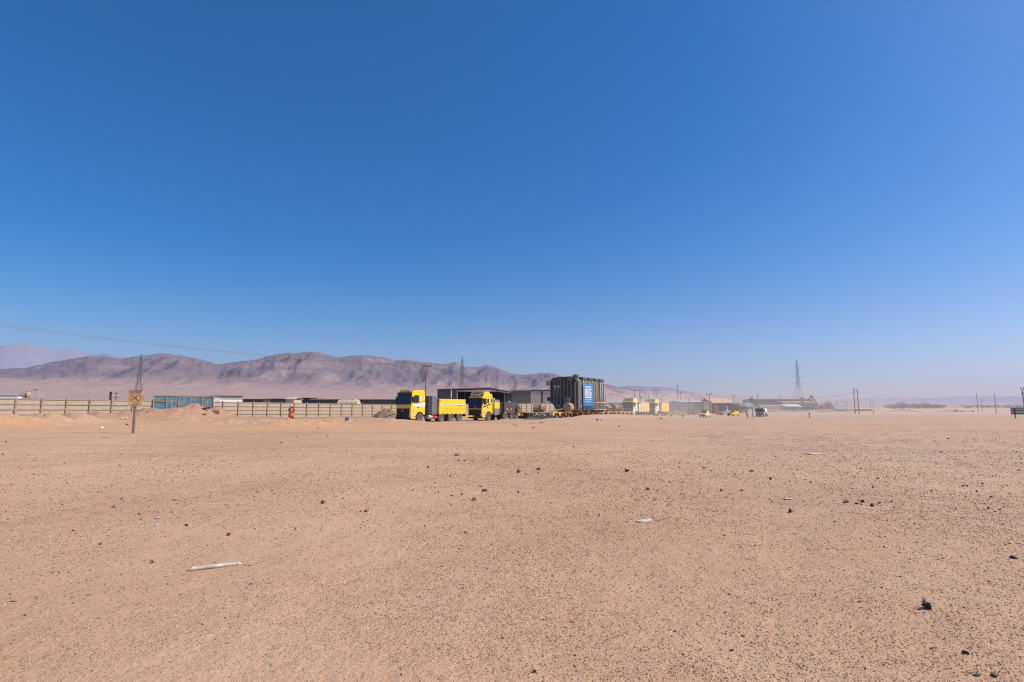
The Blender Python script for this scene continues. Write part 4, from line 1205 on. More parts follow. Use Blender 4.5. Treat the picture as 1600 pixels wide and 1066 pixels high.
b.build('ladder', BLUSH, e)
Y = 80
a = at(173.5, 612.5, Y)
e = empty('fuel_pump_box', (a.x, Y, a.z - 3.2), 0, 'tall narrow black box with a grey front behind the wall, left of the sign', 'box')
MB().box(-.13, .09, -.12, .12, 1.5, 3.15).build('body', BLK, e, bevel=.02)
MB().box(-.07, .05, -.135, -.122, 2.0, 2.9).build('front_panel', STEEL, e)
MB().box(-.14, .14, -.15, .15, 3.15, 3.22).build('lid', BLK, e)
b = MB()
for x in (-.1, .06): b.bar((x, 0, 0), (x, 0, 1.5), .05)
b.build('stand', DKG, e)
a = at(182, 613, Y)
e = empty('antenna_rack', (a.x, Y, a.z - 3.2), 0, 'rusty pole with crossed arms like a small antenna beside the black box', 'antenna')
MB().tube([(0, 0, 0), (0, 0, 3.15)], .035, 6).build('mast', RUST, e)
for k, (z, w_) in enumerate(((2.35, .48), (2.95, .3), (1.9, .5))):
    b = MB(); b.bar((-w_, 0, z + .05), (w_, 0, z + .02), .05); b.bar((-w_ * .6, 0, z + .05), (0, 0, z + .28), .04); b.bar((w_ * .6, 0, z + .02), (0, 0, z + .28), .04)
    b.build('arm', RUST, e)

# right: yards along the far road
shed('grey_warehouse', 'grey corrugated warehouse with pale tan side wall behind the yellow pickups', 'warehouse', 1065, 1100, 200, 628.6, 16, mat('warehouse_grey', (.16, .16, .155), .7, dust=.15), ROOFL, rise=.5)
shed('tan_building', 'flat tan concrete block joined to the right of the grey warehouse', 'building', 1100.3, 1113, 200.5, 627.6, 14, BEIGE, BEIGE, rise=.1, over=.1, panels=[('dark_opening', SHEET, .93, .99, 0, .8)])
shed('blue_workshop', 'dark blue-grey workshop with a tan roof and orange gate leaf', 'workshop', 1113.3, 1146, 204, 630.4, 14, BLUSH, mat('workshop_roof_tan', (.50, .34, .22), .8, dust=.2), rise=2.0, over=.3,
     panels=[('dark_opening', DARKI, .02, .10, 0, .8), ('orange_door', ORW, .12, .28, .0, .86), ('white_post', WHT, .69, .74, 0, .75), ('dark_opening', SHEET, .76, .98, .45, .9)])
shed('white_office', 'long white single-storey office beyond the bushes', 'building', 1147, 1178, 330, 630.3, 12, WHT, mat('office_roof', (.3, .29, .28), .8, dust=.2), rise=.3,
     panels=[('window_band', SHEET, .05, .95, .30, .58), ('doorway', DARKI, .62, .68, 0, .55)])
shed('long_warehouse', 'very long dark warehouse under the tall pylon', 'warehouse', 1186, 1272, 430, 624.3, 30, mat('far_sheet_brown', (.10, .092, .088), .8, dust=.12), mat('far_roof_brown', (.16, .14, .13), .8, dust=.1), rise=.6,
     panels=[('pale_hut_front', mat('far_pale_sheet', (.34, .33, .31), .8, dust=.15), .22, .38, .1, .55), ('doorway', DARKI, .5, .53, 0, .5)])
shed('canopy_building', 'dark building with a long cream canopy below the pylon', 'building', 1224, 1276, 400, 628.4, 18, mat('far_green_grey', (.10, .12, .115), .8, dust=.15), CREAM, rise=.5, over=.6,
     panels=[('canopy_edge', CREAM, -.01, 1.01, .78, 1.0), ('doorway', DARKI, .3, .5, 0, .5), ('doorway', DARKI, .62, .9, 0, .45)])
shed('gable_house', 'little green house with a cream gable roof in front of the canopy building', 'house', 1229, 1253, 360, 635.6, 12, GREENW, CREAM, rise=1.5, over=.4, panels=[('doorway', DARKI, .45, .55, 0, .6)])
shed('cream_depot', 'low cream depot with grey foot left of the little green house', 'depot', 1189, 1227, 350, 634.0, 10, CREAM, CREAM, rise=.3, panels=[('grey_foot', mat('depot_grey', (.28, .27, .26), .9, dust=.2), 0, 1, 0, .35), ('doorway', DARKI, .4, .46, 0, .55), ('green_wall_part', GREENW, .88, 1.0, .0, .8)])
shed('white_block', 'small white block among the rubble right of the pylon', 'building', 1304, 1312, 410, 634.0, 8, WHT, WHT, rise=.2, group='white blocks right of the pylon')
shed('white_block', 'wider white block with open frame on top near the twin poles', 'building', 1311, 1325, 450, 632.5, 8, WHT, mat('block_grey', (.4, .38, .37), .9, dust=.2), rise=.2, group='white blocks right of the pylon')
def frame_box(px0, px1, Y, pyt, pyb, label):
    a, b_ = at(px0, pyb, Y), at(px1, pyt, Y)
    e = empty('steel_gantry', (a.x, Y, gz1(a.x, Y)), 0, label, 'gantry')
    w = b_.x - a.x; h = b_.z - gz1(a.x, Y); b = MB()
    for x in (0, w): b.bar((x, 0, -.3), (x, 0, h), .35)
    b.build('upright', STEEL, e)
    MB().bar((-.3, 0, h), (w + .3, 0, h), .45).build('beam', STEEL, e)
frame_box(1309, 1322, 430, 628.0, 640, 'grey steel gantry over the white blocks')
# conveyor stack at the right end of the long warehouse
e = empty('loading_conveyor', frame_at(1262, 395), 0, 'bent conveyor chute rising over the right end of the long warehouse', 'conveyor')
b = MB(); b.bar((0, 0, 7.0), (3.6, 0, 10.3), .6); b.bar((3.6, 0, 10.3), (7.4, 0, 4.2), .7); b.build('chute', STEEL, e)
MB().box(2.4, 4.0, -.6, .6, 8.8, 10.6).build('head_box', RUST, e)
b = MB(); b.bar((2.2, 0, 0), (2.2, 0, 9), .4); b.bar((6.6, 0, 0), (6.6, 0, 5.4), .4); b.build('leg', STEEL, e)
p = frame_at(1254.5, 396)
o = MB().box(-.5, .5, -.5, .5, 0, ztop(620.5, 396) - p.z).build('chimney', RUST, None, p); o.name = 'flue_stack'; tag(o, 'short brown flue stack rising beside the pylon foot', 'flue')
# orange and red site barriers
for k, (px0, px1, m_, lab) in enumerate([(1065, 1075, ORW, 'orange mesh barrier panel in front of the grey warehouse, left end'), (1076, 1084, RUST, 'dull brown barrier panel next to the orange one'),
                                         (1085, 1096, mat('barrier_red', (.42, .13, .10), .8, dust=.2), 'reddish barrier panel just left of the pickup with roof rack'), (1119, 1126, ORW, 'orange barrier beside the orange workshop door')]):
    Y = 178.0
    a, b_ = at(px0, 641.5, Y), at(px1, 641.5, Y); g = gz1(a.x, Y)
    e = empty('site_barrier', (a.x, Y, g), 0, lab, 'barrier', 'site barriers by the warehouse')
    w = b_.x - a.x; hh = 1.75
    MB().box(.05, w - .05, -.02, .02, .25, hh).build('panel', m_, e)
    b = MB()
    for x in (0, w): b.box(x - .05, x + .05, -.05, .05, -.2, hh + .1)
    b.build('post', DKG, e)
# billboard at the right edge, seen from behind
Y = 96.0
a, b_ = at(1578.5, 637, Y), at(1640, 648, Y)
g = gz1(a.x, Y)
e = empty('billboard', (a.x, Y, g), R(-6), 'grey billboard seen from behind on thin legs at the right edge', 'billboard')
w = b_.x - a.x; z1_ = a.z - g; z0_ = at(1578, 648, Y).z - g
np_ = 9
for k in range(np_):
    MB().box(w * k / np_, w * (k + 1) / np_ - .02, -.02, .02, z0_, z1_).build('panel', mat('board_grey', (.42, .41, .39), .6, var=.25, dust=.15) if k == 0 else e.children[0].data.materials[0], e)
for k in range(4):
    x = .60 + k * (w - .8) / 3
    MB().box(x - .05, x + .05, -.14, -.03, -.3, z1_ - .05).build('leg', DKG, e)
    MB().box(x - .3, x + .3, -.3, .1, -.05, .06).build('footing', CONC, e)
for z in (z0_ + .15, (z0_ + z1_) / 2 + .1, z1_ - .1): MB().box(0, w, -.08, -.025, z - .04, z + .04).build('batten', DKG, e)
def blob(name, p, sx, sy, sz, m_, label, cat, seed, rz=0.0, group=None, sub=2, jag=.25, flat=False):
    bm = bmesh.new(); bmesh.ops.create_icosphere(bm, subdivisions=sub, radius=1)
    r0 = random.Random(seed); off = Vector((r0.uniform(0, 50), r0.uniform(0, 50), r0.uniform(0, 50)))
    from mathutils import noise as mn
    for v in bm.verts:
        v.co *= 1 + jag * (mn.noise(v.co * 1.6 + off) * 1.1 + mn.noise(v.co * 4 + off) * .5)
    me = bpy.data.meshes.new(name); bm.to_mesh(me); bm.free(); me.materials.append(m_)
    o = bpy.data.objects.new(name, me); COL.objects.link(o)
    o.location = Vector(p) + Vector((0, 0, sz * .55)); o.scale = (sx, sy, sz); o.rotation_euler = (0, 0, rz)
    return tag(o, label, cat, group)

# ------------------------------------------------------------------ poles, pylons and wires
WPOLE = mat('pole_wood', (.15, .095, .06), .9, var=.25, dust=.1)
CPOLE = mat('pole_concrete', (.13, .115, .10), .9, var=.15, dust=.1)
def pole(px, py, Y, label, arms=(), r=(.16, .10), m=None, gear=None, group='utility poles along the far road', name='utility_pole', cat='utility pole'):
    """pole whose top stands at (px, py); arms: (drop from the top, left reach, right reach, insulators)"""
    top = at(px, py, Y); g = gz1(top.x, Y)
    e = empty(name, (top.x, Y, g), 0, label, cat, group)
    h = top.z - g
    MB().tube([(0, 0, -1), (0, 0, h)], [r[0] * .8, r[1] * .8], 8).build('shaft', m or CPOLE, e)
    for dr, l, rt, ni in arms:
        MB().bar((-l, -.02, h - dr), (rt, -.02, h - dr), .13, .15).build('crossarm', WPOLE, e)
        for k in range(ni):
            x = -l + .08 + (l + rt - .16) * k / max(1, ni - 1)
            MB().lathe([(0, .03), (.12, .06), (.2, .10), (.28, .06), (.36, .09), (.42, .04), (.44, .001)], 'Z', 8, (x, -.02, h - dr + .07)).build('insulator', DKG, e)
    if gear == 'transformer':
        MB().lathe([(0, .001), (0, .28), (.9, .28), (.95, .2), (.95, .001)], 'Z', 12, (.32, -.1, h - 3.2)).build('pole_transformer', STEEL, e)
    return e, h

pole(666, 569.5, 114, 'tall wooden pole with a crossarm and upright insulators behind the leading truck', [(.45, 1.05, 1.1, 4)], (.17, .11), WPOLE)
pole(57.5, 607.5, 150, 'small lamp-like pole behind the wall near the beige tank', [(.2, .9, .3, 0)], (.10, .08), m=STEEL)
pole(991, 609.5, 190, 'pole with a plain crossarm above the pale pusher truck, first of the cluster', [(.2, 1.0, 1.0, 3)], (.22, .16))
pole(999.5, 608.8, 185, 'thicker pole carrying a grey pole transformer above the pale pusher truck', [(.3, .2, .6, 2), (2.4, .2, .9, 2)], (.22, .17), gear='transformer')
pole(1008, 616, 260, 'short bare stub pole between the two pusher trucks', (), (.25, .2), group='bare stub poles')
pole(1013.5, 616.8, 255, 'shorter thick stub pole just right of the bare stub pole', (), (.3, .32), group='bare stub poles')
pole(1025, 608.5, 180, 'double-crossarm pole behind the last truck of the convoy', [(.3, 1.3, 1.4, 4), (1.3, .9, .9, 2)], (.2, .15))
pole(1058.4, 602, 230, 'tallest slim pole with bracket gear on its top, right of the convoy', [(.4, .5, .5, 3), (2.4, .2, .3, 1)], (.2, .13))
pole(1063.5, 612.3, 205, 'pole with wide crossarm standing right beside the tallest slim pole', [(.3, 1.3, 1.4, 4)], (.2, .15))
pole(1108, 615.3, 180, 'crossarm pole in front of the tan concrete block', [(.2, .9, .9, 3)], (.17, .13))
pole(1145.8, 618.0, 215, 'crossarm pole left of the green bushes', [(.2, .95, .9, 3)], (.2, .14))
pole(1174.5, 621.0, 150, 'plain brown pole left of the parked lorry', [(.2, .35, .35, 2)], (.13, .10), WPOLE)
pole(1184, 616.0, 240, 'bare pole with a fat pale top above the lorry', (), (.3, .24))
pole(1219, 617.0, 300, 'thin dark pole in front of the long dark warehouse', (), (.22, .17))
pole(1525.5, 614.0, 230, 'slim leaning pole, nearer of the two on the far right plain', (), (.17, .12), WPOLE)
pole(1553.5, 615.3, 190, 'slim dark pole on the open plain left of the billboard', (), (.16, .12), WPOLE)
pole(1533, 624.5, 330, 'short far pole between the two slim poles on the right plain', [(.5, .2, 2.2, 0)], (.2, .14))
pole(1597, 607.0, 150, 'dark pole with a small crosspiece standing behind the billboard', [(.2, .5, .5, 2), (1.6, .35, .35, 2)], (.2, .14), WPOLE)
pole(1441, 621.0, 420, 'faint far pole with a crossbar in front of the far grey bushes', [(1.5, 1.0, 1.0, 0)], (.2, .15))
pole(1359.5, 625.5, 330, 'left one of two slim bare poles right of the twin-pole frame', (), (.2, .15), group='slim pole pair')
pole(1363.8, 625.0, 330, 'right one of two slim bare poles right of the twin-pole frame', (), (.2, .15), group='slim pole pair')
pole(1371.5, 633.0, 380, 'lowest short pole right of the slim pole pair', (), (.18, .14))
# H frame
Y = 190
t = at(1333.5, 608.4, Y); t2 = at(1339.3, 608.4, Y); g = gz1(t.x, Y)
e = empty('twin_pole_frame', (t.x, Y, g), 0, 'tall twin-pole frame joined by two crosspieces, alone on the plain', 'pole frame')
w = t2.x - t.x; h = t.z - g
for x in (0, w): MB().tube([(x, 0, -1), (x, 0, h)], [.17, .13], 8).build('shaft', CPOLE, e)
for dz_ in (.15, .95): MB().bar((-.15, -.12, h - dz_), (w + .15, -.12, h - dz_), .16).build('crossarm', CPOLE, e)
# street lamps
def street_lamp(px_base, py_top, px_head, Y, label):
    a = at(px_base, py_top, Y); g = gz1(a.x, Y); h = a.z - g; b_ = at(px_head, py_top - 1.0, Y)
    e = empty('street_lamp', (a.x, Y, g), 0, label, 'street lamp', 'street lamps along the far road')
    l = b_.x - a.x
    MB().tube([(0, 0, -.5), (0, 0, h - 1.4), (l * .1, 0, h - .7), (l * .3, 0, h - .2), (l * .9, 0, h + .15)], [.11, .09, .07, .06, .05], 8).build('post', STEEL, e)
    MB().box(l * .72, l * 1.08, -.14, .14, h + .08, h + .24).build('lamp_head', LGR, e, bevel=.03)
street_lamp(1033.0, 616.5, 1043.5, 165, 'street lamp arching right above the tail of the convoy')
street_lamp(1075.3, 618.0, 1084.5, 165, 'street lamp arching right in front of the grey warehouse')
street_lamp(1122, 621.5, 1130, 220, 'far street lamp whose head shows above the blue workshop')
street_lamp(1154, 622.5, 1161.5, 250, 'far street lamp whose head shows above the green bushes')

def pylon(px, py_top, Y, h, label, arms=((.80, .12), (.70, .13), (.60, .12)), wbase=.20, waist=.52, narrow=.045, rz=.5, thick=.40):
    top = at(px, py_top, Y); g = gz1(top.x, Y); h = top.z - g
    e = empty('pylon', (top.x, Y, g), rz, label, 'pylon', 'lattice pylons')
    def half(f):                     # half width at height fraction f
        if f < waist: return h * (wbase / 2 + (narrow / 2 - wbase / 2) * f / waist)
        if f < .86: return h * (narrow / 2 * (1 - .25 * (f - waist) / (.86 - waist)))
        return h * narrow / 2 * .75 * max(0.03, (1 - f) / .14)
    lv = [0, .13, .25, .36, .45, .52, .58, .64, .70, .75, .80, .86, .93, 1.0]
    cs = [[Vector((sx * half(f), sy * half(f), f * h)) for sx, sy in ((1, 1), (-1, 1), (-1, -1), (1, -1))] for f in lv]
    lg = .011 * h * thick
    for k in range(4):
        b = MB()
        for i_ in range(len(lv) - 1): b.bar(cs[i_][k], cs[i_ + 1][k], lg)
        b.build('leg', PYL, e)
    b = MB()
    for i_ in range(len(lv) - 1):
        for k in range(4):
            b.bar(cs[i_][k], cs[i_ + 1][(k + 1) % 4], lg * .55); b.bar(cs[i_][(k + 1) % 4], cs[i_ + 1][k], lg * .55)
            if i_: b.bar(cs[i_][k], cs[i_][(k + 1) % 4], lg * .6)
    o = b.build('bracing', PYL, e); o['kind'] = 'stuff'
    for f, l in arms:
        b = MB(); hw_ = half(f); L_ = l * h
        for s_ in (-1, 1):
            for y in (-hw_, hw_):
                b.bar((s_ * hw_, y, f * h), (s_ * L_, 0, f * h + .005 * h), lg * .6)
            b.bar((s_ * hw_, 0, f * h + .03 * h), (s_ * L_, 0, f * h + .005 * h), lg * .6)
            b.bar((s_ * L_, 0, f * h), (s_ * L_, 0, f * h - .04 * h), lg * .5)
        b.build('crossarm', PYL, e)
    return e, h
PYL = mat('pylon_steel', (.14, .135, .135), .6, .2, dust=.05)
pylon(221, 553, 330, 35, 'slender lattice pylon rising behind the yellow warning sign', arms=((.72, .10), (.58, .12), (.46, .06)), wbase=.20, rz=.35)
pylon(722.5, 557, 345, 35, 'slender lattice pylon behind the open shed and the second truck', arms=((.78, .055), (.66, .06), (.52, .06)), wbase=.17, rz=.9)
PY3, H3 = pylon(1244.5, 562.5, 405, 37, 'tall lattice pylon with three pairs of arms, standing alone on the right', arms=((.775, .155), (.64, .175), (.52, .155)), wbase=.23, rz=.12, thick=.23)

CABLE = mat('cable', (.20, .18, .17), .6, dust=0)
def wire(pts, r, label, sag=0.0, name='power_cable', group='overhead cables', n=26):
    a, b_ = Vector(pts[0]), Vector(pts[1])
    P_ = [a.lerp(b_, k / n) - Vector((0, 0, 4 * sag * (k / n) * (1 - k / n))) for k in range(n + 1)]
    o = MB().tube(P_, r, 5).build(name, CABLE); tag(o, label, 'cable', group)
ptop = at(666, 572, 114)
for k, (y0, lab, xo) in enumerate(((496.2, 'upper of the two overhead cables running down from the top left to the wooden pole', -1.0), (500.3, 'lower of the two overhead cables running down from the top left to the wooden pole', 1.0))):
    a = at(0, y0, 62); b_ = Vector((ptop.x + xo, 114 - .02, at(666, 569.2, 114).z - .05))
    far_ = a + (a - b_) * .35
    wire((far_ + Vector((0, 0, .9)), b_), .021, lab, sag=1.75, n=40)
for k, f in enumerate((.775, .64, .52)):
    for s_ in (-1,):
        a = Vector((PY3.location.x - .155 * H3, 405, PY3.location.z + f * H3 - .04 * H3))
        b_ = at(640, 566 + 8 * k, 350)
        wire((a, b_), .022, ('topmost', 'middle', 'lowest')[k] + ' of the faint cables reaching left from the tall right pylon', sag=5.0 + k, n=40)
a = at(1339, 613, 190); wire((a, at(1553, 617, 190)), .02, 'thin cable from the twin-pole frame to the slim pole on the right', sag=1.6)
a = at(1333, 613, 190); wire((at(1219, 619, 300), a), .025, 'thin cable from the thin dark pole to the twin-pole frame', sag=1.6)

# ------------------------------------------------------------------ bushes
def leaf_mat(name, col):
    m, nt, b = nodes_of(name)
    tc = N(nt, 'ShaderNodeTexCoord').outputs['Object']
    c = mixc(nt, ramp(nt, noise(nt, tc, 1.1, 4), .35, .65), tuple(x * .65 for x in col), tuple(min(1, x * 1.35) for x in col))
    nt.links.new(c, b.inputs['Base Color']); b.inputs['Roughness'].default_value = .8
    return m
LEAF = leaf_mat('leaf_green', (.055, .080, .032)); LEAFG = leaf_mat('leaf_grey', (.17, .165, .125)); TWIG = mat('twig_brown', (.14, .09, .055), .95, var=.3)
def bush(px, Y, w, h, label, m_, nleaf, seed, name='bush', cat='bush', group=None, lift=.12):
    r_ = random.Random(seed); p = at(px, HOR, Y); g = gz1(p.x, Y)
    e = empty(name, (p.x, Y, g), 0, label, cat, group)
    lobes = [(r_.uniform(-.38, .38) * w, r_.uniform(-.3, .3) * w, h * r_.uniform(.22, .66), w * r_.uniform(.18, .32), h * r_.uniform(.22, .34)) for _ in range(9)]
    b = MB(); ls = max(.10, w * .035)
    for k in range(nleaf):
        lx, ly, lz, lr, lh = lobes[r_.randrange(9)]
        while True:
            u = Vector((r_.uniform(-1, 1), r_.uniform(-1, 1), r_.uniform(-1, 1)))
            if .25 < u.length < 1: break
        c = Vector((lx + u.x * lr, ly + u.y * lr, max(.05 * h, lz + u.z * lh)))
        a1 = Vector((r_.gauss(0, 1), r_.gauss(0, 1), r_.gauss(0, .7))).normalized(); a2 = a1.cross(Vector((r_.gauss(0, 1), r_.gauss(0, 1), r_.gauss(0, 1)))).normalized()
        s_ = ls * r_.uniform(.6, 1.5)
        b.add([c - a1 * s_, c + a2 * s_ * .5, c + a1 * s_, c - a2 * s_ * .5], [(0, 1, 2, 3)])
    me = b.mesh('crown', m_, fix=False); put('crown', me, e)
    b = MB()
    for lx, ly, lz, lr, lh in lobes[:6]:
        b.tube([(lx * .12, ly * .12, -.2), (lx * .5, ly * .5, lz * .5), (lx, ly, lz)], [w * .022, w * .015, w * .006], 5)
    b.build('stem', TWIG, e)
for k, (px, Y, w, h, lab) in enumerate([(1144.5, 208, 3.0, 4.2, 'tall dark green bush at the corner of the blue workshop, first of the clump'), (1150.5, 205, 3.4, 4.9, 'tallest dark green bush in the clump beside the workshop'),
                                      (1156, 206, 3.2, 4.6, 'dark green bush in the middle of the clump behind the yellow car'), (1161, 210, 3.0, 3.9, 'dusty green bush toward the right of the clump'),]):
    bush(px, Y, w, h, lab, LEAF, 900, 50 + k, group='bushes beside the workshop')
bush(1166, 200, 3.0, 3.6, 'dry brown scrubby bush at the right end of the green clump', leaf_mat('leaf_dry', (.16, .11, .065)), 420, 61, group='bushes beside the workshop')
bush(1276, 420, 8, 6.0, 'dark shrub at the foot of the long warehouse beside the chute', LEAF, 500, 62)
bush(1292, 410, 9, 7.5, 'dark bush on the rubble rise right of the pylon', LEAFG, 600, 63)
for k, (px, Y, w, h, lab) in enumerate([(1394, 640, 16, 5.5, 'low grey tree, first at the left of the far tree line'), (1410, 640, 17, 9.5, 'biggest round-topped tree in the far tree line'), (1421, 645, 10, 6.8, 'smaller tree hugging the biggest one of the far line'),
                                      (1433, 650, 17, 7.0, 'flat-topped grey tree in the middle of the far line'), (1446, 640, 15, 7.4, 'dark tree right of the middle of the far line'), (1458, 650, 15, 5.8, 'low tree toward the right of the far line'), (1469, 655, 14, 4.8, 'very low shrubby tree at the right end of the far line')]):
    bush(px, Y, w, h, lab, LEAFG, 700, 70 + k, name='far_tree', cat='tree', group='far tree line on the plain')
for k, px in enumerate(range(1508, 1601, 9)):
    bush(px, 900, 16, 6.5, 'tiny grey tree in the thin line at the foot of the far right hill', LEAFG, 160, 90 + k, name='distant_tree', cat='tree', group='thin distant line of trees')
# dark rubble rise right of the pylon
def heap(name, px, Y, w, d, h, m_, label, cat, seed, n=34):
    p = at(px, HOR, Y)
    U, V = np.meshgrid(np.linspace(-1, 1, n), np.linspace(-1, 1, n), indexing='ij')
    X, Yy = p.x + U * w / 2, Y + V * d / 2
    rr_ = np.hypot(U, V)
    zz = h * np.clip(1 - rr_ ** 1.5, -.2, 1) * (.62 + .75 * fbm(U * 2.2 + seed, V * 2.2, 4, seed)) + (fbm(U * 9, V * 9, 3, seed + 5) - .5) * h * .22 * (rr_ < 1)
    o = grid_np(name, np.stack([X, Yy, gz(X, Yy) + zz - .05 * h], -1), m_, smooth=False)
    return tag(o, label, cat)
heap('rubble_rise', 1295, 470, 22, 14, 6.0, mat('rubble_dark', (.16, .12, .10), 1, var=.35, dust=.2, scale=.6), 'dark rubble rise right of the canopy building', 'rubble heap', 5)
heap('dirt_heap', 603, 92, 4.6, 3.4, 1.55, mat('dirt_brown', (.215, .135, .085), 1, var=.35, dust=.15, scale=3, bmp=.5), 'brown dirt heap piled by the wall just left of the leading truck', 'dirt heap', 9)
for k, (px, Y, w_, h_, lab) in enumerate([(1212, 262, 17, 1.5, 'low brown dirt bank beyond the lorry, first of the row on the plain'), (1252, 250, 13, 1.1, 'short dirt bank under the little green house'), (1296, 246, 15, 1.3, 'dirt bank in front of the white blocks'),
                                      (1325, 262, 9, 1.0, 'small dirt bank left of the twin-pole frame'), (1412, 285, 22, 1.0, 'long flat dirt bank in front of the far tree line'), (1490, 270, 20, 1.0, 'flat dirt bank on the far right plain left of the slim poles')]):
    heap('dirt_bank', px, Y, w_, 6, h_, mat('bank_brown_%d' % k, (.25, .16, .11), 1, var=.3, dust=.2, scale=1.5), lab, 'dirt bank', 20 + k, 20)['group'] = 'dirt banks on the plain'
for k, (px, Y, lab) in enumerate([(1491, 262, 'left of a few dark lumps on the far right plain'), (1494, 264, 'taller dark lump second from left on the far right plain'), (1503.5, 262, 'dark lump right of the taller one on the far right plain'), (1520, 260, 'last dark lump near the slim pole on the far right plain')]):
    p = at(px, HOR, Y); blob('dark_lump', (p.x, Y, gz1(p.x, Y)), .5, .4, .8 if k == 1 else .5, RUST, lab, 'lump', 30 + k, 0, 'dark lumps on the plain')
o = MB().bar(at(600, 652.5, 84), at(617, 646.5, 88), .12).build('black_pipe', BLK); tag(o, 'thin black pipe lying slanted against the brown dirt heap', 'pipe')
# low bank across the right plain
a, b_ = at(1300, 640, 330), at(1362, 642, 300)
pts = []
for k in range(9):
    q_ = Vector((a.x + (b_.x - a.x) * k / 8, a.y + (b_.y - a.y) * k / 8, 0)); q_.z = gz1(q_.x, q_.y); pts.append(q_)
b = MB()
for k in range(8): b.bar(pts[k] + Vector((0, 0, .4)), pts[k + 1] + Vector((0, 0, .4)), .5, 1.1)
o = b.build('low_wall', mat('low_wall_grey', (.17, .15, .14), .9, dust=.2)); tag(o, 'long low dark wall slanting away on the plain by the twin poles', 'wall')
for k, (px, py_t, Y, lab) in enumerate([(1167.5, 646.5, 98, 'short dark stake standing in the sand left of the lorry'), (1264.2, 645.5, 110, 'small dark-topped marker post in the sand right of the lorry'), (1364, 641.0, 170, 'tiny dark stub post on the far plain by the low wall')]):
    t_ = at(px, py_t, Y); g = gz1(t_.x, Y)
    e = empty('marker_post', (t_.x, Y, g), 0, lab, 'post')
    MB().box(-.05, .05, -.05, .05, -.2, t_.z - g - .26).build('stake', RUST, e); MB().box(-.12, .12, -.04, .04, t_.z - g - .26, t_.z - g).build('marker_head', DKG, e)

# ------------------------------------------------------------------ cars and the lorry
def car(name, cat, px, Y, rz, paint, label, kind='pickup', rack=False, group='vehicles by the warehouse'):
    p = at(px, HOR, Y); g = gz1(p.x, Y)
    e = empty(name, (p.x, Y, g), rz, label, cat, group)
    if kind == 'pickup':
        prof = [(2.6, .45), (2.62, .95), (2.45, 1.08), (1.25, 1.14), (.55, 1.72), (-.75, 1.76), (-.98, 1.12), (-2.55, 1.10), (-2.6, .5)]
        win = [(1.08, 1.18), (.52, 1.66), (-.68, 1.69), (-.84, 1.16)]; ax = (1.65, -1.55); mid = -.1
        ws = [(1.24, 1.155), (.57, 1.715)]
    else:
        prof = [(2.1, .4), (2.15, .8), (1.95, .92), (1.05, 1.0), (.35, 1.42), (-1.2, 1.45), (-1.95, .98), (-2.12, .9), (-2.1, .42)]
        win = [(.85, 1.03), (.32, 1.36), (-1.12, 1.39), (-1.62, 1.02)]; ax = (1.32, -1.3); mid = -.35
        ws = [(1.04, 1.01), (.36, 1.415)]
    body = MB().prism(prof, -.88, .88, .035, .12).build('body', paint, e, bevel=.04)
    for s_ in (-1, 1):
        for a_, b2 in ((0, .48), (.54, 1.0)):
            def lp(t_, lo): 
                q0, q1 = (win[0], win[3]) if lo else (win[1], win[2])
                return (q0[0] + (q1[0] - q0[0]) * t_, s_ * .862, q0[1] + (q1[1] - q0[1]) * t_)
            q = [lp(a_, True), lp(b2, True), lp(b2, False), lp(a_, False)]
            MB().slab(q if s_ < 0 else q[::-1], .03).build('side_window', GLASS, body)
        MB().box(prof[1][0] - .12, prof[1][0] + .01, *sorted((s_ * .50, s_ * .80)), .68, .84).build('headlight', LAMP, body)
        MB().box(prof[-1][0] - .02, prof[-1][0] + .1, *sorted((s_ * .55, s_ * .82)), .72, .88).build('tail_light', REDT, body)
        for x in ax: wheel(e, x, s_ * .80, .33, 'C')
        MB().box(.72, .9, *sorted((s_ * .9, s_ * 1.05)), 1.08, 1.22).build('mirror', BLK, body)
    MB().slab([(ws[0][0] + .01, -.74, ws[0][1]), (ws[0][0] + .01, .74, ws[0][1]), (ws[1][0] + .01, .70, ws[1][1]), (ws[1][0] + .01, -.70, ws[1][1])], .02).build('windscreen', GLASS, body)
    MB().box(prof[1][0] - .1, prof[1][0] + .03, -.46, .46, .62, .86).build('grille', BLK, body)
    MB().box(prof[0][0] - .1, prof[0][0] + .08, -.84, .84, .36, .58).build('bumper', BLK, body, bevel=.03)
    if kind == 'pickup':
        MB().box(-2.5, -1.05, -.70, .70, 1.105, 1.13).build('cargo_bed', DKG, body)
        b = MB()
        for y in (-.78, .78): b.tube([(-1.1, y, 1.1), (-1.15, y, 1.6), (-1.2, y, 1.62)], .04, 6)
        b.tube([(-1.2, -.78, 1.62), (-1.2, .78, 1.62)], .04, 6); b.build('roll_bar', BLK, body)
    if rack:
        b = MB()
        for y in (-.7, .7): b.bar((-.7, y, 1.9), (.5, y, 1.9), .06)
        for x in (-.6, -.1, .4): b.bar((x, -.7, 1.86), (x, .7, 1.86), .05)
        b.box(-.5, .3, -.5, .5, 1.92, 2.1); b.build('roof_rack', DKG, body)
    return e
car('pickup', 'pickup truck', 1057, 156, R(160) + math.pi, YEL2, 'pale yellow pickup truck seen side-on right behind the convoy tail')
car('pickup', 'pickup truck', 1101, 150, R(236), YEL2, 'yellow pickup truck with a dark roof rack facing the camera', rack=True)
car('parked_car', 'car', 1134, 186, R(175), WHT, 'white car half hidden behind the small yellow car', 'car')
car('parked_car', 'car', 1145.5, 172, R(215), YEL, 'small yellow car parked in front of the green bushes', 'car')

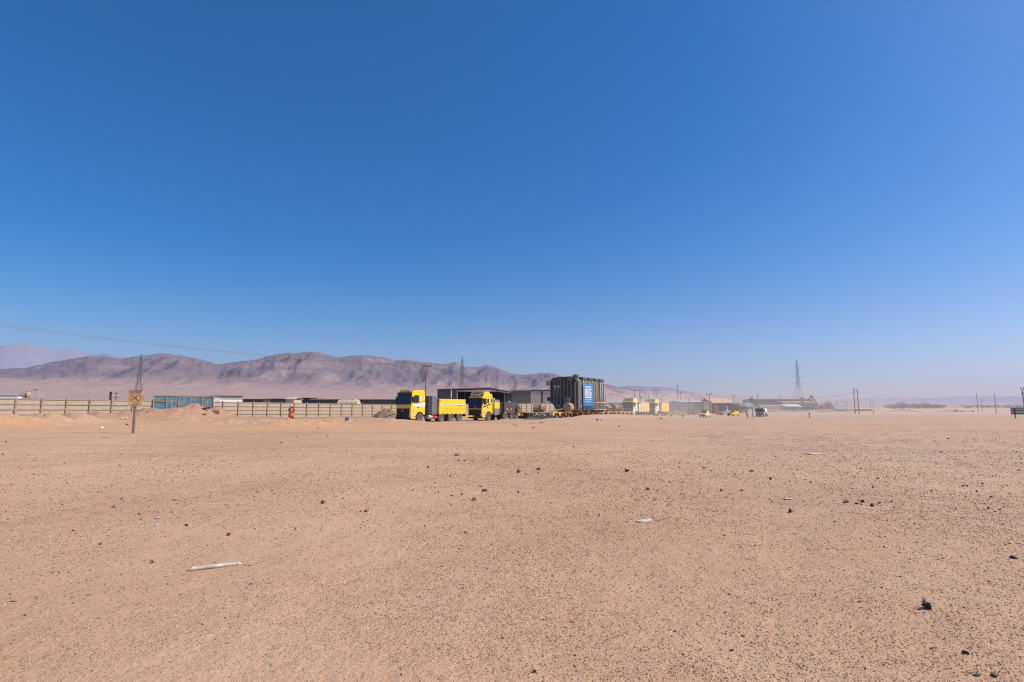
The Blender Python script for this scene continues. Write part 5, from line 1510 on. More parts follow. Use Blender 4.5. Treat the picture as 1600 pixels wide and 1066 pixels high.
Y = 160
p = at(1189, HOR, Y); g = gz1(p.x, Y)
e = empty('tank_lorry', (p.x, Y, g), R(234), 'dark-fronted lorry with white rear tank parked alone on the sand', 'lorry')
c_ = MB().prism([(1.9, .5), (1.95, 1.0), (1.9, 1.5), (1.7, 2.45), (1.5, 2.6), (.3, 2.6), (.2, .6)], -1.1, 1.1, .03, .1).build('cab', mat('lorry_grey_green', (.26, .28, .22), .5, dust=.2), e, bevel=.03)
MB().slab([(1.92, -.98, 1.45), (1.92, .98, 1.45), (1.72, .92, 2.4), (1.72, -.92, 2.4)], .02).build('windscreen', GLASS, c_)
for s_ in (-1, 1):
    MB().box(.5, 1.3, *sorted((s_ * 1.1, s_ * 1.12)), 1.5, 2.2).build('side_window', GLASS, c_)
    MB().box(1.9, 1.98, *sorted((s_ * .7, s_ * 1.0)), .75, .95).build('headlight', LAMP, c_)
    MB().box(1.4, 1.55, *sorted((s_ * 1.2, s_ * 1.4)), 1.5, 2.2).build('mirror', BLK, c_)
    for x in (1.1, -2.0, -3.2): wheel(e, x, s_ * .92, .45, 'S')
MB().box(1.88, 2.0, -1.05, 1.05, .42, .7).build('bumper', BLK, c_, bevel=.03)
MB().box(-4.2, .2, -.9, .9, .55, .8).build('chassis', DKG, e)
MB().lathe([(-4.2, .001), (-4.1, .75), (-3.9, .9), (-.3, .9), (-.1, .75), (0, .001)], 'X', 18, (0, 0, 1.7)).build('rear_tank', WHT, e)
MB().box(-4.3, -4.1, -.6, .6, .9, 1.2).build('rear_plate', REDT, e)

# ------------------------------------------------------------------ warning sign
p = hit(208, 677.3)
e = empty('warning_sign', p, R(16), 'leaning yellow prohibition sign with a red barred circle on a wooden post', 'sign')
e.rotation_euler = (0, R(-.6), R(16))
SIGNY = mat('sign_faded_yellow', (.62, .43, .18), .7, var=.2, scale=4, dust=.3)
top = at(214, 610, p.y).z - p.z; bot = at(212, 635.3, p.y).z - p.z
MB().box(-.075, .0, -.05, .045, -.4, top - .15).build('post', OLDW, e)  # left side of the one post, its shade put into darker wood
MB().box(.012, .07, -.045, .05, -.4, top - .2).build('post', WOOD, e)  # sunlit right side of the same post, in lighter wood
bd = MB().box(-.40, .41, -.085, -.055, bot, top).build('board', SIGNY, e)
MB().box(-.41, .42, -.09, -.052, top - .012, top + .012).build('board_edge', RUST, bd)
cz = (bot + top) / 2 + .03
b = MB(); n_ = 40
for k in range(n_):
    a0, a1 = 2 * math.pi * k / n_, 2 * math.pi * (k + 1) / n_
    b.slab([(.33 * math.cos(a0), -.086, cz + .30 * math.sin(a0)), (.33 * math.cos(a1), -.086, cz + .30 * math.sin(a1)), (.28 * math.cos(a1), -.086, cz + .25 * math.sin(a1)), (.28 * math.cos(a0), -.086, cz + .25 * math.sin(a0))], -.006)
REDF = mat('faded_red', (.50, .10, .045), .7, dust=.2)
b.build('red_ring', REDF, bd)
MB().bar((-.2, -.09, cz + .18), (.21, -.09, cz - .18), .05, .01, (0, 1, 0)).build('red_bar', REDF, bd)
PIC = mat('faded_black', (.13, .11, .075), .8, dust=.2)
b = MB(); y0 = -.094
b.box(-.02, .08, y0, y0 + .007, cz - .02, cz + .10); b.box(-.14, -.02, y0, y0 + .007, cz + .03, cz + .07)
b.lathe([(0, .001), (0, .045), (.006, .045), (.006, .001)], 'Y', 12, (.12, y0, cz + .13)); b.bar((.04, y0, cz), (.10, y0, cz - .14), .045, .008, (0, 1, 0)); b.bar((0, y0, cz), (-.08, y0, cz - .13), .045, .008, (0, 1, 0))
b.box(-.19, -.13, y0, y0 + .007, cz - .12, cz - .04); b.build('pictogram', PIC, bd)
rr = random.Random(8)
for z0_, h_, nn, nm in ((top - .105, .05, 13, 'heading'), (top - .18, .045, 11, 'heading'), (bot + .13, .04, 8, 'small_lettering'), (bot + .07, .03, 6, 'small_lettering')):
    b = MB(); w_ = (.68 if nm == 'heading' else .42) / nn
    for k in range(nn):
        if rr.random() < .1: continue
        x = -(.34 if nm == 'heading' else .21) + k * w_
        b.box(x, x + w_ * .3, y0, y0 + .007, z0_, z0_ + h_); b.box(x + w_ * .3, x + w_ * .7, y0, y0 + .007, z0_ + h_ * .6 * rr.random(), z0_ + h_)
    b.build(nm, PIC, bd)

# ------------------------------------------------------------------ the person
pp = at(455.5, HOR, 52.0); pz = at(455, 631.4, 52.0).z - 1.74
person = empty('person', (pp.x, 52.0, min(pz, gz1(pp.x, 52.0))), R(-62), 'person in an orange safety vest and pale helmet photographing the trucks', 'person')
SC = 1.0
def skin(name, verts, edges, rad, m_, parent, sub=2, root=0):
    me = bpy.data.meshes.new(name); me.from_pydata([Vector(v) for v in verts], edges, []); me.update()
    o = bpy.data.objects.new(name, me); COL.objects.link(o); o.parent = parent
    sk = o.modifiers.new('skin', 'SKIN'); sk.use_smooth_shade = True
    for i_, v in enumerate(me.skin_vertices[0].data):
        r_ = rad[i_]; v.radius = (r_, r_) if not isinstance(r_, tuple) else r_
        v.use_root = i_ == root
    sb = o.modifiers.new('sub', 'SUBSURF'); sb.levels = sub; sb.render_levels = sub
    me.materials.append(m_)
    return o
SKIN = mat('skin_tone', (.42, .24, .16), .6, var=.08, dust=0)
# faces +X of the figure; both arms lifted in front of the face
J = dict(pelvis=(0, 0, .95), waist=(0, 0, 1.12), chest=(.01, 0, 1.32), neck=(.01, 0, 1.47), throat=(.03, 0, 1.53), head=(.05, 0, 1.61), crown=(.04, 0, 1.70), nose=(.155, 0, 1.60),
         hipL=(0, .10, .92), kneeL=(.03, .13, .50), ankL=(-.01, .14, .09), toeL=(.15, .16, .04), hipR=(0, -.10, .92), kneeR=(.02, -.12, .50), ankR=(-.03, -.13, .09), toeR=(.13, -.15, .04),
         shL=(0, .20, 1.41), elL=(.20, .25, 1.22), wrL=(.38, .10, 1.45), haL=(.44, .06, 1.52), shR=(0, -.20, 1.41), elR=(.21, -.25, 1.24), wrR=(.39, -.10, 1.45), haR=(.45, -.06, 1.52))
RD = dict(pelvis=(.15, .12), waist=(.135, .11), chest=(.165, .115), neck=.06, throat=.055, head=.095, crown=.07, nose=.018, hipL=.095, kneeL=.06, ankL=.045, toeL=.035, hipR=.095, kneeR=.06, ankR=.045, toeR=.035,
          shL=.06, elL=.043, wrL=.030, haL=.036, shR=.06, elR=.043, wrR=.030, haR=.036)
names = list(J); E = [('pelvis', 'waist'), ('waist', 'chest'), ('chest', 'neck'), ('neck', 'throat'), ('throat', 'head'), ('head', 'crown'), ('head', 'nose')]
for s_ in 'LR': E += [('pelvis', 'hip' + s_), ('hip' + s_, 'knee' + s_), ('knee' + s_, 'ank' + s_), ('ank' + s_, 'toe' + s_), ('chest', 'sh' + s_), ('sh' + s_, 'el' + s_), ('el' + s_, 'wr' + s_), ('wr' + s_, 'ha' + s_)]
verts = [J[k] for k in names]; rad_ = [RD[k] for k in names]; ed = [(names.index(a), names.index(b)) for a, b in E]
for s_, sg in (('L', 1), ('R', -1)):                      # fingers, curled round the phone, and the thumb
    hx, hy, hz = J['ha' + s_]; hi = names.index('ha' + s_)
    for f_, (dz_, l1) in enumerate(((.035, .042), (.015, .048), (-.005, .045), (-.025, .036))):
        i0 = len(verts)
        verts += [(hx + .03, hy - sg * .005, hz + dz_), (hx + .03 + l1 * .7, hy - sg * .01, hz + dz_), (hx + .03 + l1, hy - sg * (.01 + l1 * .6), hz + dz_)]
        rad_ += [.0095, .009, .008]; ed += [(hi, i0), (i0, i0 + 1), (i0 + 1, i0 + 2)]
    i0 = len(verts); verts += [(hx + .01, hy - sg * .03, hz + .03), (hx + .03, hy - sg * .05, hz + .05)]; rad_ += [.011, .009]; ed += [(hi, i0), (i0, i0 + 1)]
skin('body', verts, ed, rad_, SKIN, person)
def sub_skin(name, keys, m_, grow, rootk, over={}):
    idx = {k: i_ for i_, k in enumerate(keys)}
    rr_ = []
    for k in keys:
        r_ = over.get(k, RD[k]); rr_.append(tuple(x + grow for x in r_) if isinstance(r_, tuple) else r_ + grow)
    return skin(name, [J[k] for k in keys], [(idx[a], idx[b]) for a, b in E if a in idx and b in idx], rr_, m_, person, 2, idx[rootk])
sub_skin('trousers', ['pelvis', 'hipL', 'kneeL', 'ankL', 'hipR', 'kneeR', 'ankR'], mat('dark_trousers', (.022, .026, .030), .9, dust=.12), .022, 'pelvis')
sub_skin('jacket', ['waist', 'chest', 'neck', 'shL', 'elL', 'wrL', 'shR', 'elR', 'wrR'], mat('navy_jacket', (.018, .022, .05), .85, dust=.06), .016, 'chest')
VEST = mat('orange_vest', (.80, .13, .02), .75, var=.08, dust=.03)
rows = [(.66, .25, .19), (.80, .255, .20), (.95, .245, .19), (1.10, .235, .175), (1.25, .24, .172), (1.36, .225, .165), (1.43, .17, .13), (1.47, .10, .09)]
b = MB(); n_ = 20; vs = []
for z, ry, rx in rows:
    for k in range(n_):
        a = 2 * math.pi * k / n_; w_ = 1 + .05 * math.sin(3 * a + z * 9)
        vs.append((.01 + rx * w_ * math.cos(a), ry * w_ * math.sin(a), z))
b.add(vs, [(i_ * n_ + k, i_ * n_ + (k + 1) % n_, (i_ + 1) * n_ + (k + 1) % n_, (i_ + 1) * n_ + k) for i_ in range(len(rows) - 1) for k in range(n_)], True)
v_ = b.build('safety_vest', VEST, person); so = v_.modifiers.new('thick', 'SOLIDIFY'); so.thickness = .012
for z, ry, rx in ((.98, .252, .197), (1.2, .25, .19)):
    MB().lathe([(z - .025, 1.0), (z + .025, 1.0)], 'Z', 22).build('reflective_band', mat('band_silver_%d' % int(z * 100), (.42, .40, .40), .4, dust=.1), v_).scale = (rx + .014, ry + .014, 1)
b = MB().lathe([(1.655, .175), (1.66, .135), (1.70, .128), (1.76, .10), (1.79, .055), (1.80, .001)], 'Z', 18, (.045, 0, 0))
b.build('helmet', mat('helmet_cream', (.55, .47, .33), .4, dust=.1), person)
b = MB().lathe([(1.50, .05), (1.54, .105), (1.62, .118), (1.66, .115), (1.67, .001)], 'Z', 14, (.0, 0, 0)); b.build('hair', mat('hair_brown', (.07, .04, .022), .8, dust=.05), person)
for s_ in (-1, 1):
    MB().lathe([(-.012, .001), (-.012, .012), (.0, .014), (.006, .001)], 'X', 8, (.138, s_ * .034, 1.625)).build('eye', DKG, person)
    MB().box(-.02, .03, s_ * .105 - .012, s_ * .105 + .012, 1.575, 1.645).build('ear', SKIN, person, bevel=.008)
    MB().prism([(-.16 + .10, 0), (.16, 0), (.17, .05), (.08, .10), (-.06, .11)], s_ * .145 - .05, s_ * .145 + .05, .1, .02).build('shoe', BLK, person)
MB().box(.128, .142, -.03, .03, 1.555, 1.565).build('mouth', mat('lips', (.3, .12, .09), .6, dust=0), person)
ph = empty('phone', Matrix.Translation(person.location) @ Matrix.Rotation(R(-62), 4, 'Z') @ Vector((.505, 0, 1.545)), R(-62), 'dark phone held up in both hands by the person in the vest', 'phone')
MB().box(-.005, .005, -.08, .08, -.04, .04).build('case', BLK, ph, bevel=.004); MB().box(-.008, -.0055, -.07, .07, -.034, .034).build('screen', GLASS, ph)

# ------------------------------------------------------------------ litter and loose pieces
PVC = None
def pvc():
    m, nt, b = nodes_of('white_plastic_pipe')
    tc = N(nt, 'ShaderNodeTexCoord').outputs['Object']
    c = mixc(nt, ramp(nt, noise(nt, tc, 9, 4), .36, .62, 0, .8), (.70, .65, .61), (.40, .30, .24))
    nt.links.new(c, b.inputs['Base Color']); b.inputs['Roughness'].default_value = .45
    return m
PVC = pvc()
a, b_ = hit(294, 892.5), hit(376, 882)
d_ = (b_ - a); L_ = d_.length; rz = math.atan2(d_.y, d_.x)
r_ = .0175
e = empty('broken_pipe', a + Vector((0, 0, r_ * .8)), rz, 'broken white plastic pipe lying on the sand', 'pipe')
b = MB(); n_ = 18; seg = 22; vs = []
rr = random.Random(4)
for i_ in range(seg + 1):
    x = L_ * i_ / seg
    for k in range(n_):
        t_ = 2 * math.pi * k / n_
        xx = x
        if i_ == 0: xx = -.012 + .05 * max(0, math.sin(t_)) + .006 * rr.random()          # left end cut slanting
        if i_ == seg: xx = L_ + .012 * rr.random() - .03 * max(0, math.sin(t_ + .4))
        wob = 1 + .03 * math.sin(i_ * .9)
        vs.append((xx, r_ * wob * math.cos(t_), r_ * wob * math.sin(t_) + .004 * math.sin(3.1 * x / L_)))
b.add(vs, [(i_ * n_ + k, i_ * n_ + (k + 1) % n_, (i_ + 1) * n_ + (k + 1) % n_, (i_ + 1) * n_ + k) for i_ in range(seg) for k in range(n_)], True)
o = b.build('tube', PVC, e); so = o.modifiers.new('thick', 'SOLIDIFY'); so.thickness = .0035; so.offset = -1
MB().lathe([(L_ - .03, r_ * 1.1), (L_ - .028, r_ * 1.22), (L_ - .006, r_ * 1.24), (L_ - .004, r_ * 1.1)], 'X', 18).build('end_collar', PVC, e)
MB().slab([(L_ + .0, -.012, .006), (L_ + .03, -.016, -.006), (L_ + .022, .006, -.008), (L_, .012, .004)], .004).build('broken_flap', PVC, e)

# pale shoe-sole-like shard in the middle
p = hit(1006, 816); n_ = 26
out = []
for k in range(n_):
    t_ = 2 * math.pi * k / n_; x = .118 * math.cos(t_); y = (.040 + .012 * math.cos(t_)) * math.sin(t_) * (1 if abs(math.cos(t_)) < .95 else .6)
    out.append((x, y + .01 * math.sin(x * 20)))
b = MB(); vs = [(x, y, -.004 + .012 * (x / .12) ** 2) for x, y in out] + [(x * .97, y * .94, .016 + .012 * (x / .12) ** 2) for x, y in out]
b.add(vs, [tuple(range(n_))[::-1], tuple(range(n_, 2 * n_))] + [(k, (k + 1) % n_, n_ + (k + 1) % n_, n_ + k) for k in range(n_)])
o = b.build('shoe_sole', mat('pale_sole', (.55, .50, .49), .7, var=.25, scale=18, dust=.2), None, p + Vector((0, 0, .008)), bevel=.003)
o.rotation_euler = (R(5), R(-3), R(14)); tag(o, 'pale worn shoe sole lying flat on the open sand', 'shoe sole')
BAG = mat('white_bag', (.62, .59, .57), .6, var=.08, dust=.08); PAPER = mat('pale_paper', (.52, .44, .38), .8, var=.12, dust=.2)
def sheetlet(px, py, wpx, hpx, m_, label, cat, seed, name, thick=.006):
    """a crumpled flat piece of litter"""
    p = hit(px, py); s = p.y / F * .85; w = wpx * s; d = min(max(hpx * s / max(.06, CAMH / p.y), .03), w * .9)
    n_ = 12
    U, V = np.meshgrid(np.linspace(-.5, .5, n_), np.linspace(-.5, .5, n_), indexing='ij')
    ed_ = .8 + .4 * fbm(U * 3 + seed, V * 3, 2, seed)
    X, Yv = U * w * ed_, V * d * ed_
    Z = .006 + .05 * w * fbm(U * 4 + seed, V * 4, 3, seed) + .10 * w * np.clip(fbm(U * 2 + seed, V * 2, 2, seed + 4) - .5, 0, 1)
    o = grid_np(name, np.stack([X, Yv, Z], -1), m_); so = o.modifiers.new('thick', 'SOLIDIFY'); so.thickness = thick
    o.location = p; o.rotation_euler = (0, 0, (seed % 5 - 2) * .12)
    return tag(o, label, cat)
sheetlet(1270, 709.5, 26, 3.4, BAG, 'flattened white plastic bag on the sand at the right, near the rough band', 'plastic bag', 3, 'plastic_bag')
sheetlet(1388, 691.5, 8, 2, BAG, 'small white scrap in the rough churned sand at the right', 'scrap', 5, 'plastic_scrap')
sheetlet(1231, 780.5, 13, 3, PAPER, 'thin white sliver of plastic above the tall dark stone', 'scrap', 7, 'plastic_scrap', .01)
sheetlet(1093, 733.5, 7, 2, BAG, 'small white scrap beside brown stones in the middle distance', 'scrap', 8, 'plastic_scrap')
sheetlet(576, 694.5, 12, 1.6, PAPER, 'long pale strip of paper far out on the smooth sand below the teal can', 'paper', 9, 'paper_strip')
sheetlet(262, 669.6, 9, 1.6, PAPER, 'pale piece of board lying right of the sign post', 'scrap', 11, 'board_scrap', .02)
sheetlet(126, 671.5, 10, 1.0, BAG, 'thin white strip on the sand left of the round white bag', 'scrap', 12, 'paper_strip')
sheetlet(1236, 653.6, 5, 1.5, BAG, 'tiny white scrap beyond the orange band of sand near the marker post', 'scrap', 14, 'plastic_scrap')
sheetlet(724, 919, 5, 1.8, PAPER, 'tiny white chip alone in the foreground sand, centre left', 'chip', 15, 'plastic_chip')
sheetlet(813, 867, 4, 1.2, PAPER, 'tiny white chip in the sand below the shoe sole', 'chip', 16, 'plastic_chip')
sheetlet(248, 810.5, 9, 1.6, PAPER, 'faint pale flake just above the whitish stone on the left', 'chip', 17, 'paper_flake')
sheetlet(838, 661, 26, 1.0, PAPER, 'pale strip along the sand edge in front of the trailer coupling', 'scrap', 19, 'paper_strip')
p = hit(158.5, 670.5); blob('plastic_bag', p, .17, .14, .12, BAG, 'round white plastic bag sitting on the sand left of the sign', 'plastic bag', 1)
p = hit(191.5, 655.5); blob('plastic_bag', p, .16, .12, .09, mat('grey_bag', (.5, .48, .45), .7, dust=.25), 'greyish crumpled bag at the foot of the mound left of the sign', 'plastic bag', 2)
p = hit(197, 653.8); blob('plastic_bag', p, .20, .13, .08, BAG, 'bright white bag touching the greyish one at the mound foot', 'plastic bag', 3)
p = hit(198.5, 664.5); blob('dark_stone', p, .11, .10, .10, DKG, 'dark lump with a pale cap just left of the sign post', 'stone', 4)
p = hit(219.5, 668); blob('pale_stone', p, .10, .09, .08, PAPER, 'small pale stone just right of the sign post', 'stone', 5)
p = hit(291, 659.8); blob('plastic_scrap', p, .06, .05, .04, BAG, 'tiny white scrap on bare sand below the mound', 'scrap', 6)
TEAL = mat('teal_plastic', (.02, .11, .11), .5, dust=.15)
p = hit(542, 657.5)
e = empty('jerry_can', p, R(25), 'dark teal plastic can standing on the sand left of the leading truck', 'can')
MB().box(-.17, .17, -.12, .12, -.02, .26).build('body', TEAL, e, bevel=.03)
MB().lathe([(0, .001), (0, .05), (.08, .05), (.08, .001)], 'Z', 10, (-.10, 0, .26)).build('spout', TEAL, e)
MB().tube([(-.04, 0, .26), (-.02, 0, .35), (.12, 0, .36), (.14, 0, .26)], .02, 6).build('handle', TEAL, e)
p = hit(386, 667.8); blob('glass_bottle', p, .07, .05, .035, mat('green_glass', (.06, .16, .03), .2, dust=.1), 'small green bottle lying on the sand below the wall', 'bottle', 8)
def lying_bar(name, m_, x0, y0, x1, y1, w_, h_, label, cat, drop=0.0):
    """a bar lying between two photo points, both at the distance of the ground under its middle"""
    q_ = hit((x0 + x1) / 2, max(y0, y1) + .6)
    o = MB().bar(at(x0, y0, q_.y), at(x1, y1, q_.y + drop), w_, h_).build(name, m_)
    return tag(o, label, cat)
# timber and scrap on the left mound
lying_bar('charred_beam', BLK, 304.5, 641.3, 328, 637.2, .16, .20, 'charred dark beam lying aslant on the sandy mound', 'beam', .5)
lying_bar('rusty_bar', RUST, 313, 647.6, 323, 647.2, .12, .14, 'short rusty bar below the charred beam on the mound', 'bar')
p = hit(337, 646)
e = empty('rusty_drum', p, R(35), 'crumpled rusty drum half buried at the right foot of the mound', 'drum')
b = MB().lathe([(-.35, .001), (-.35, .32), (-.1, .35), (.1, .31), (.35, .33), (.35, .27), (-.2, .25)], 'X', 14, (0, 0, .18)); b.build('shell', RUST, e)
b = MB()
for k in range(4): b.tube([(-.3 + .15 * k, -.36, .1), (-.28 + .15 * k, -.2, .48), (-.2 + .15 * k, .1, .5)], .03, 5)
b.build('torn_edge', RUST, e)
lying_bar('broken_plank', OLDW, 801, 662.5, 809, 666, .10, .06, 'dark broken plank slanting on the sand edge below the second truck', 'plank')
lying_bar('timber_stub', BLK, 831, 667.8, 836, 667.6, .06, .06, 'short black stub at the end of the pale strip', 'timber')
for k, (x0, y0, x1, y1, lab) in enumerate([(268, 782.2, 282, 781.5, 'thin brown twig lying flat, upper left sand'), (15, 940.5, 28, 935, 'stubby brown stick in the lower left corner'), (269, 894.3, 275, 894, 'little brown stick just left of the broken pipe'),
                                        (422, 825.8, 426, 825.5, 'little dark twig right of the dark triangular stone'), (135, 930.5, 143, 929, 'curved brown twig in the lower left sand'), (160, 684.3, 173, 683.4, 'thin brown bar along the streak left of the sign foot')]):  # the last bar is laid along a dark streak on the sand
    a = hit(x0, y0); b_ = at(x1, y1, a.y); b_.z = gz1(b_.x, b_.y); w_ = min(.03, max(.008, (b_ - a).length * .12))
    m1 = a.lerp(b_, .5) + Vector((0, 0, w_ * .9))
    o = MB().tube([a + Vector((0, 0, w_ * .2)), m1, b_ + Vector((0, 0, w_ * .3))], [w_ * .4, w_ * .5, w_ * .25], 6).build('twig', WOOD); tag(o, lab, 'twig')

# ------------------------------------------------------------------ stones
from mathutils import noise as mnoise
def stone_mesh(seed, sub=2):
    bm = bmesh.new(); bmesh.ops.create_icosphere(bm, subdivisions=sub, radius=1)
    r_ = random.Random(seed)
    # a few random flats make it angular
    cuts = [(Vector((r_.gauss(0, 1), r_.gauss(0, 1), r_.gauss(0, .8))).normalized(), r_.uniform(.28, .72)) for _ in range(11)]
    off = Vector((seed * 3.1, seed * 1.7, 0))
    for v in bm.verts:
        for nrm, d in cuts:
            k = v.co.dot(nrm)
            if k > d: v.co -= nrm * (k - d)
        v.co *= 1 + .12 * mnoise.noise(v.co * 2.5 + off)
    me = bpy.data.meshes.new('stone'); bm.to_mesh(me); bm.free()
    me.materials.append(None)
    return me
STM = [stone_mesh(k + 1) for k in range(9)]
def rock_mat(name, col, var=.35, sc=40):
    m, nt, b = nodes_of(name)
    tc = N(nt, 'ShaderNodeTexCoord').outputs['Object']
    c = mixc(nt, ramp(nt, noise(nt, tc, 1.6, 5, .65), .35, .7), tuple(x * (1 - var) for x in col), tuple(min(1, x * (1 + var)) for x in col))
    # dust settled on the upper faces
    ge = N(nt, 'ShaderNodeNewGeometry'); sp = N(nt, 'ShaderNodeSeparateXYZ'); nt.links.new(ge.outputs['Normal'], sp.inputs[0])
    c = mixc(nt, mth(nt, 'MULTIPLY', ramp(nt, sp.outputs[2], .45, .95, 0, .7), ramp(nt, noise(nt, tc, 3, 3), .4, .6)), c, DUST)
    nt.links.new(c, b.inputs['Base Color']); b.inputs['Roughness'].default_value = .85
    bump(nt, b, noise(nt, tc, 5, 5, .7), .5, .1)
    return m
SM = dict(d=rock_mat('basalt_dark', (.070, .052, .043)), b=rock_mat('stone_brown', (.10, .058, .038)), g=rock_mat('stone_grey', (.15, .125, .115)), r=rock_mat('stone_reddish', (.20, .09, .055)),
          w=rock_mat('stone_pale', (.55, .48, .43)), n=rock_mat('stone_greenish', (.05, .058, .042)), p=rock_mat('stone_purplish', (.17, .135, .145)), t=rock_mat('stone_tan', (.33, .22, .15)))
WORD = dict(d='dark', b='brown', g='grey', r='reddish', w='pale', n='greenish dark', p='purplish grey', t='tan')
sidx = 0
def stone(px, py, w, tone, label=None, group=None, asp=.62, deep=.8):
    """a stone w photo-pixels wide whose foot stands at (px, py)"""
    global sidx
    sidx += 1
    r_ = random.Random(sidx * 7)
    p = hit(px, py)
    s = p.length / F * (w / 2) * .98
    o = put('stone', STM[sidx % len(STM)], None, (0, 0, 0), (r_.uniform(-.3, .3), r_.uniform(-.3, .3), r_.uniform(0, 6.28)), (s * 1.05, s * deep, s * asp * r_.uniform(.85, 1.2)))
    o.location = p + Vector((0, 0, s * asp * .42))
    o.material_slots[0].link = 'OBJECT'; o.material_slots[0].material = SM[tone]
    tag(o, label, 'stone', group)
    return o
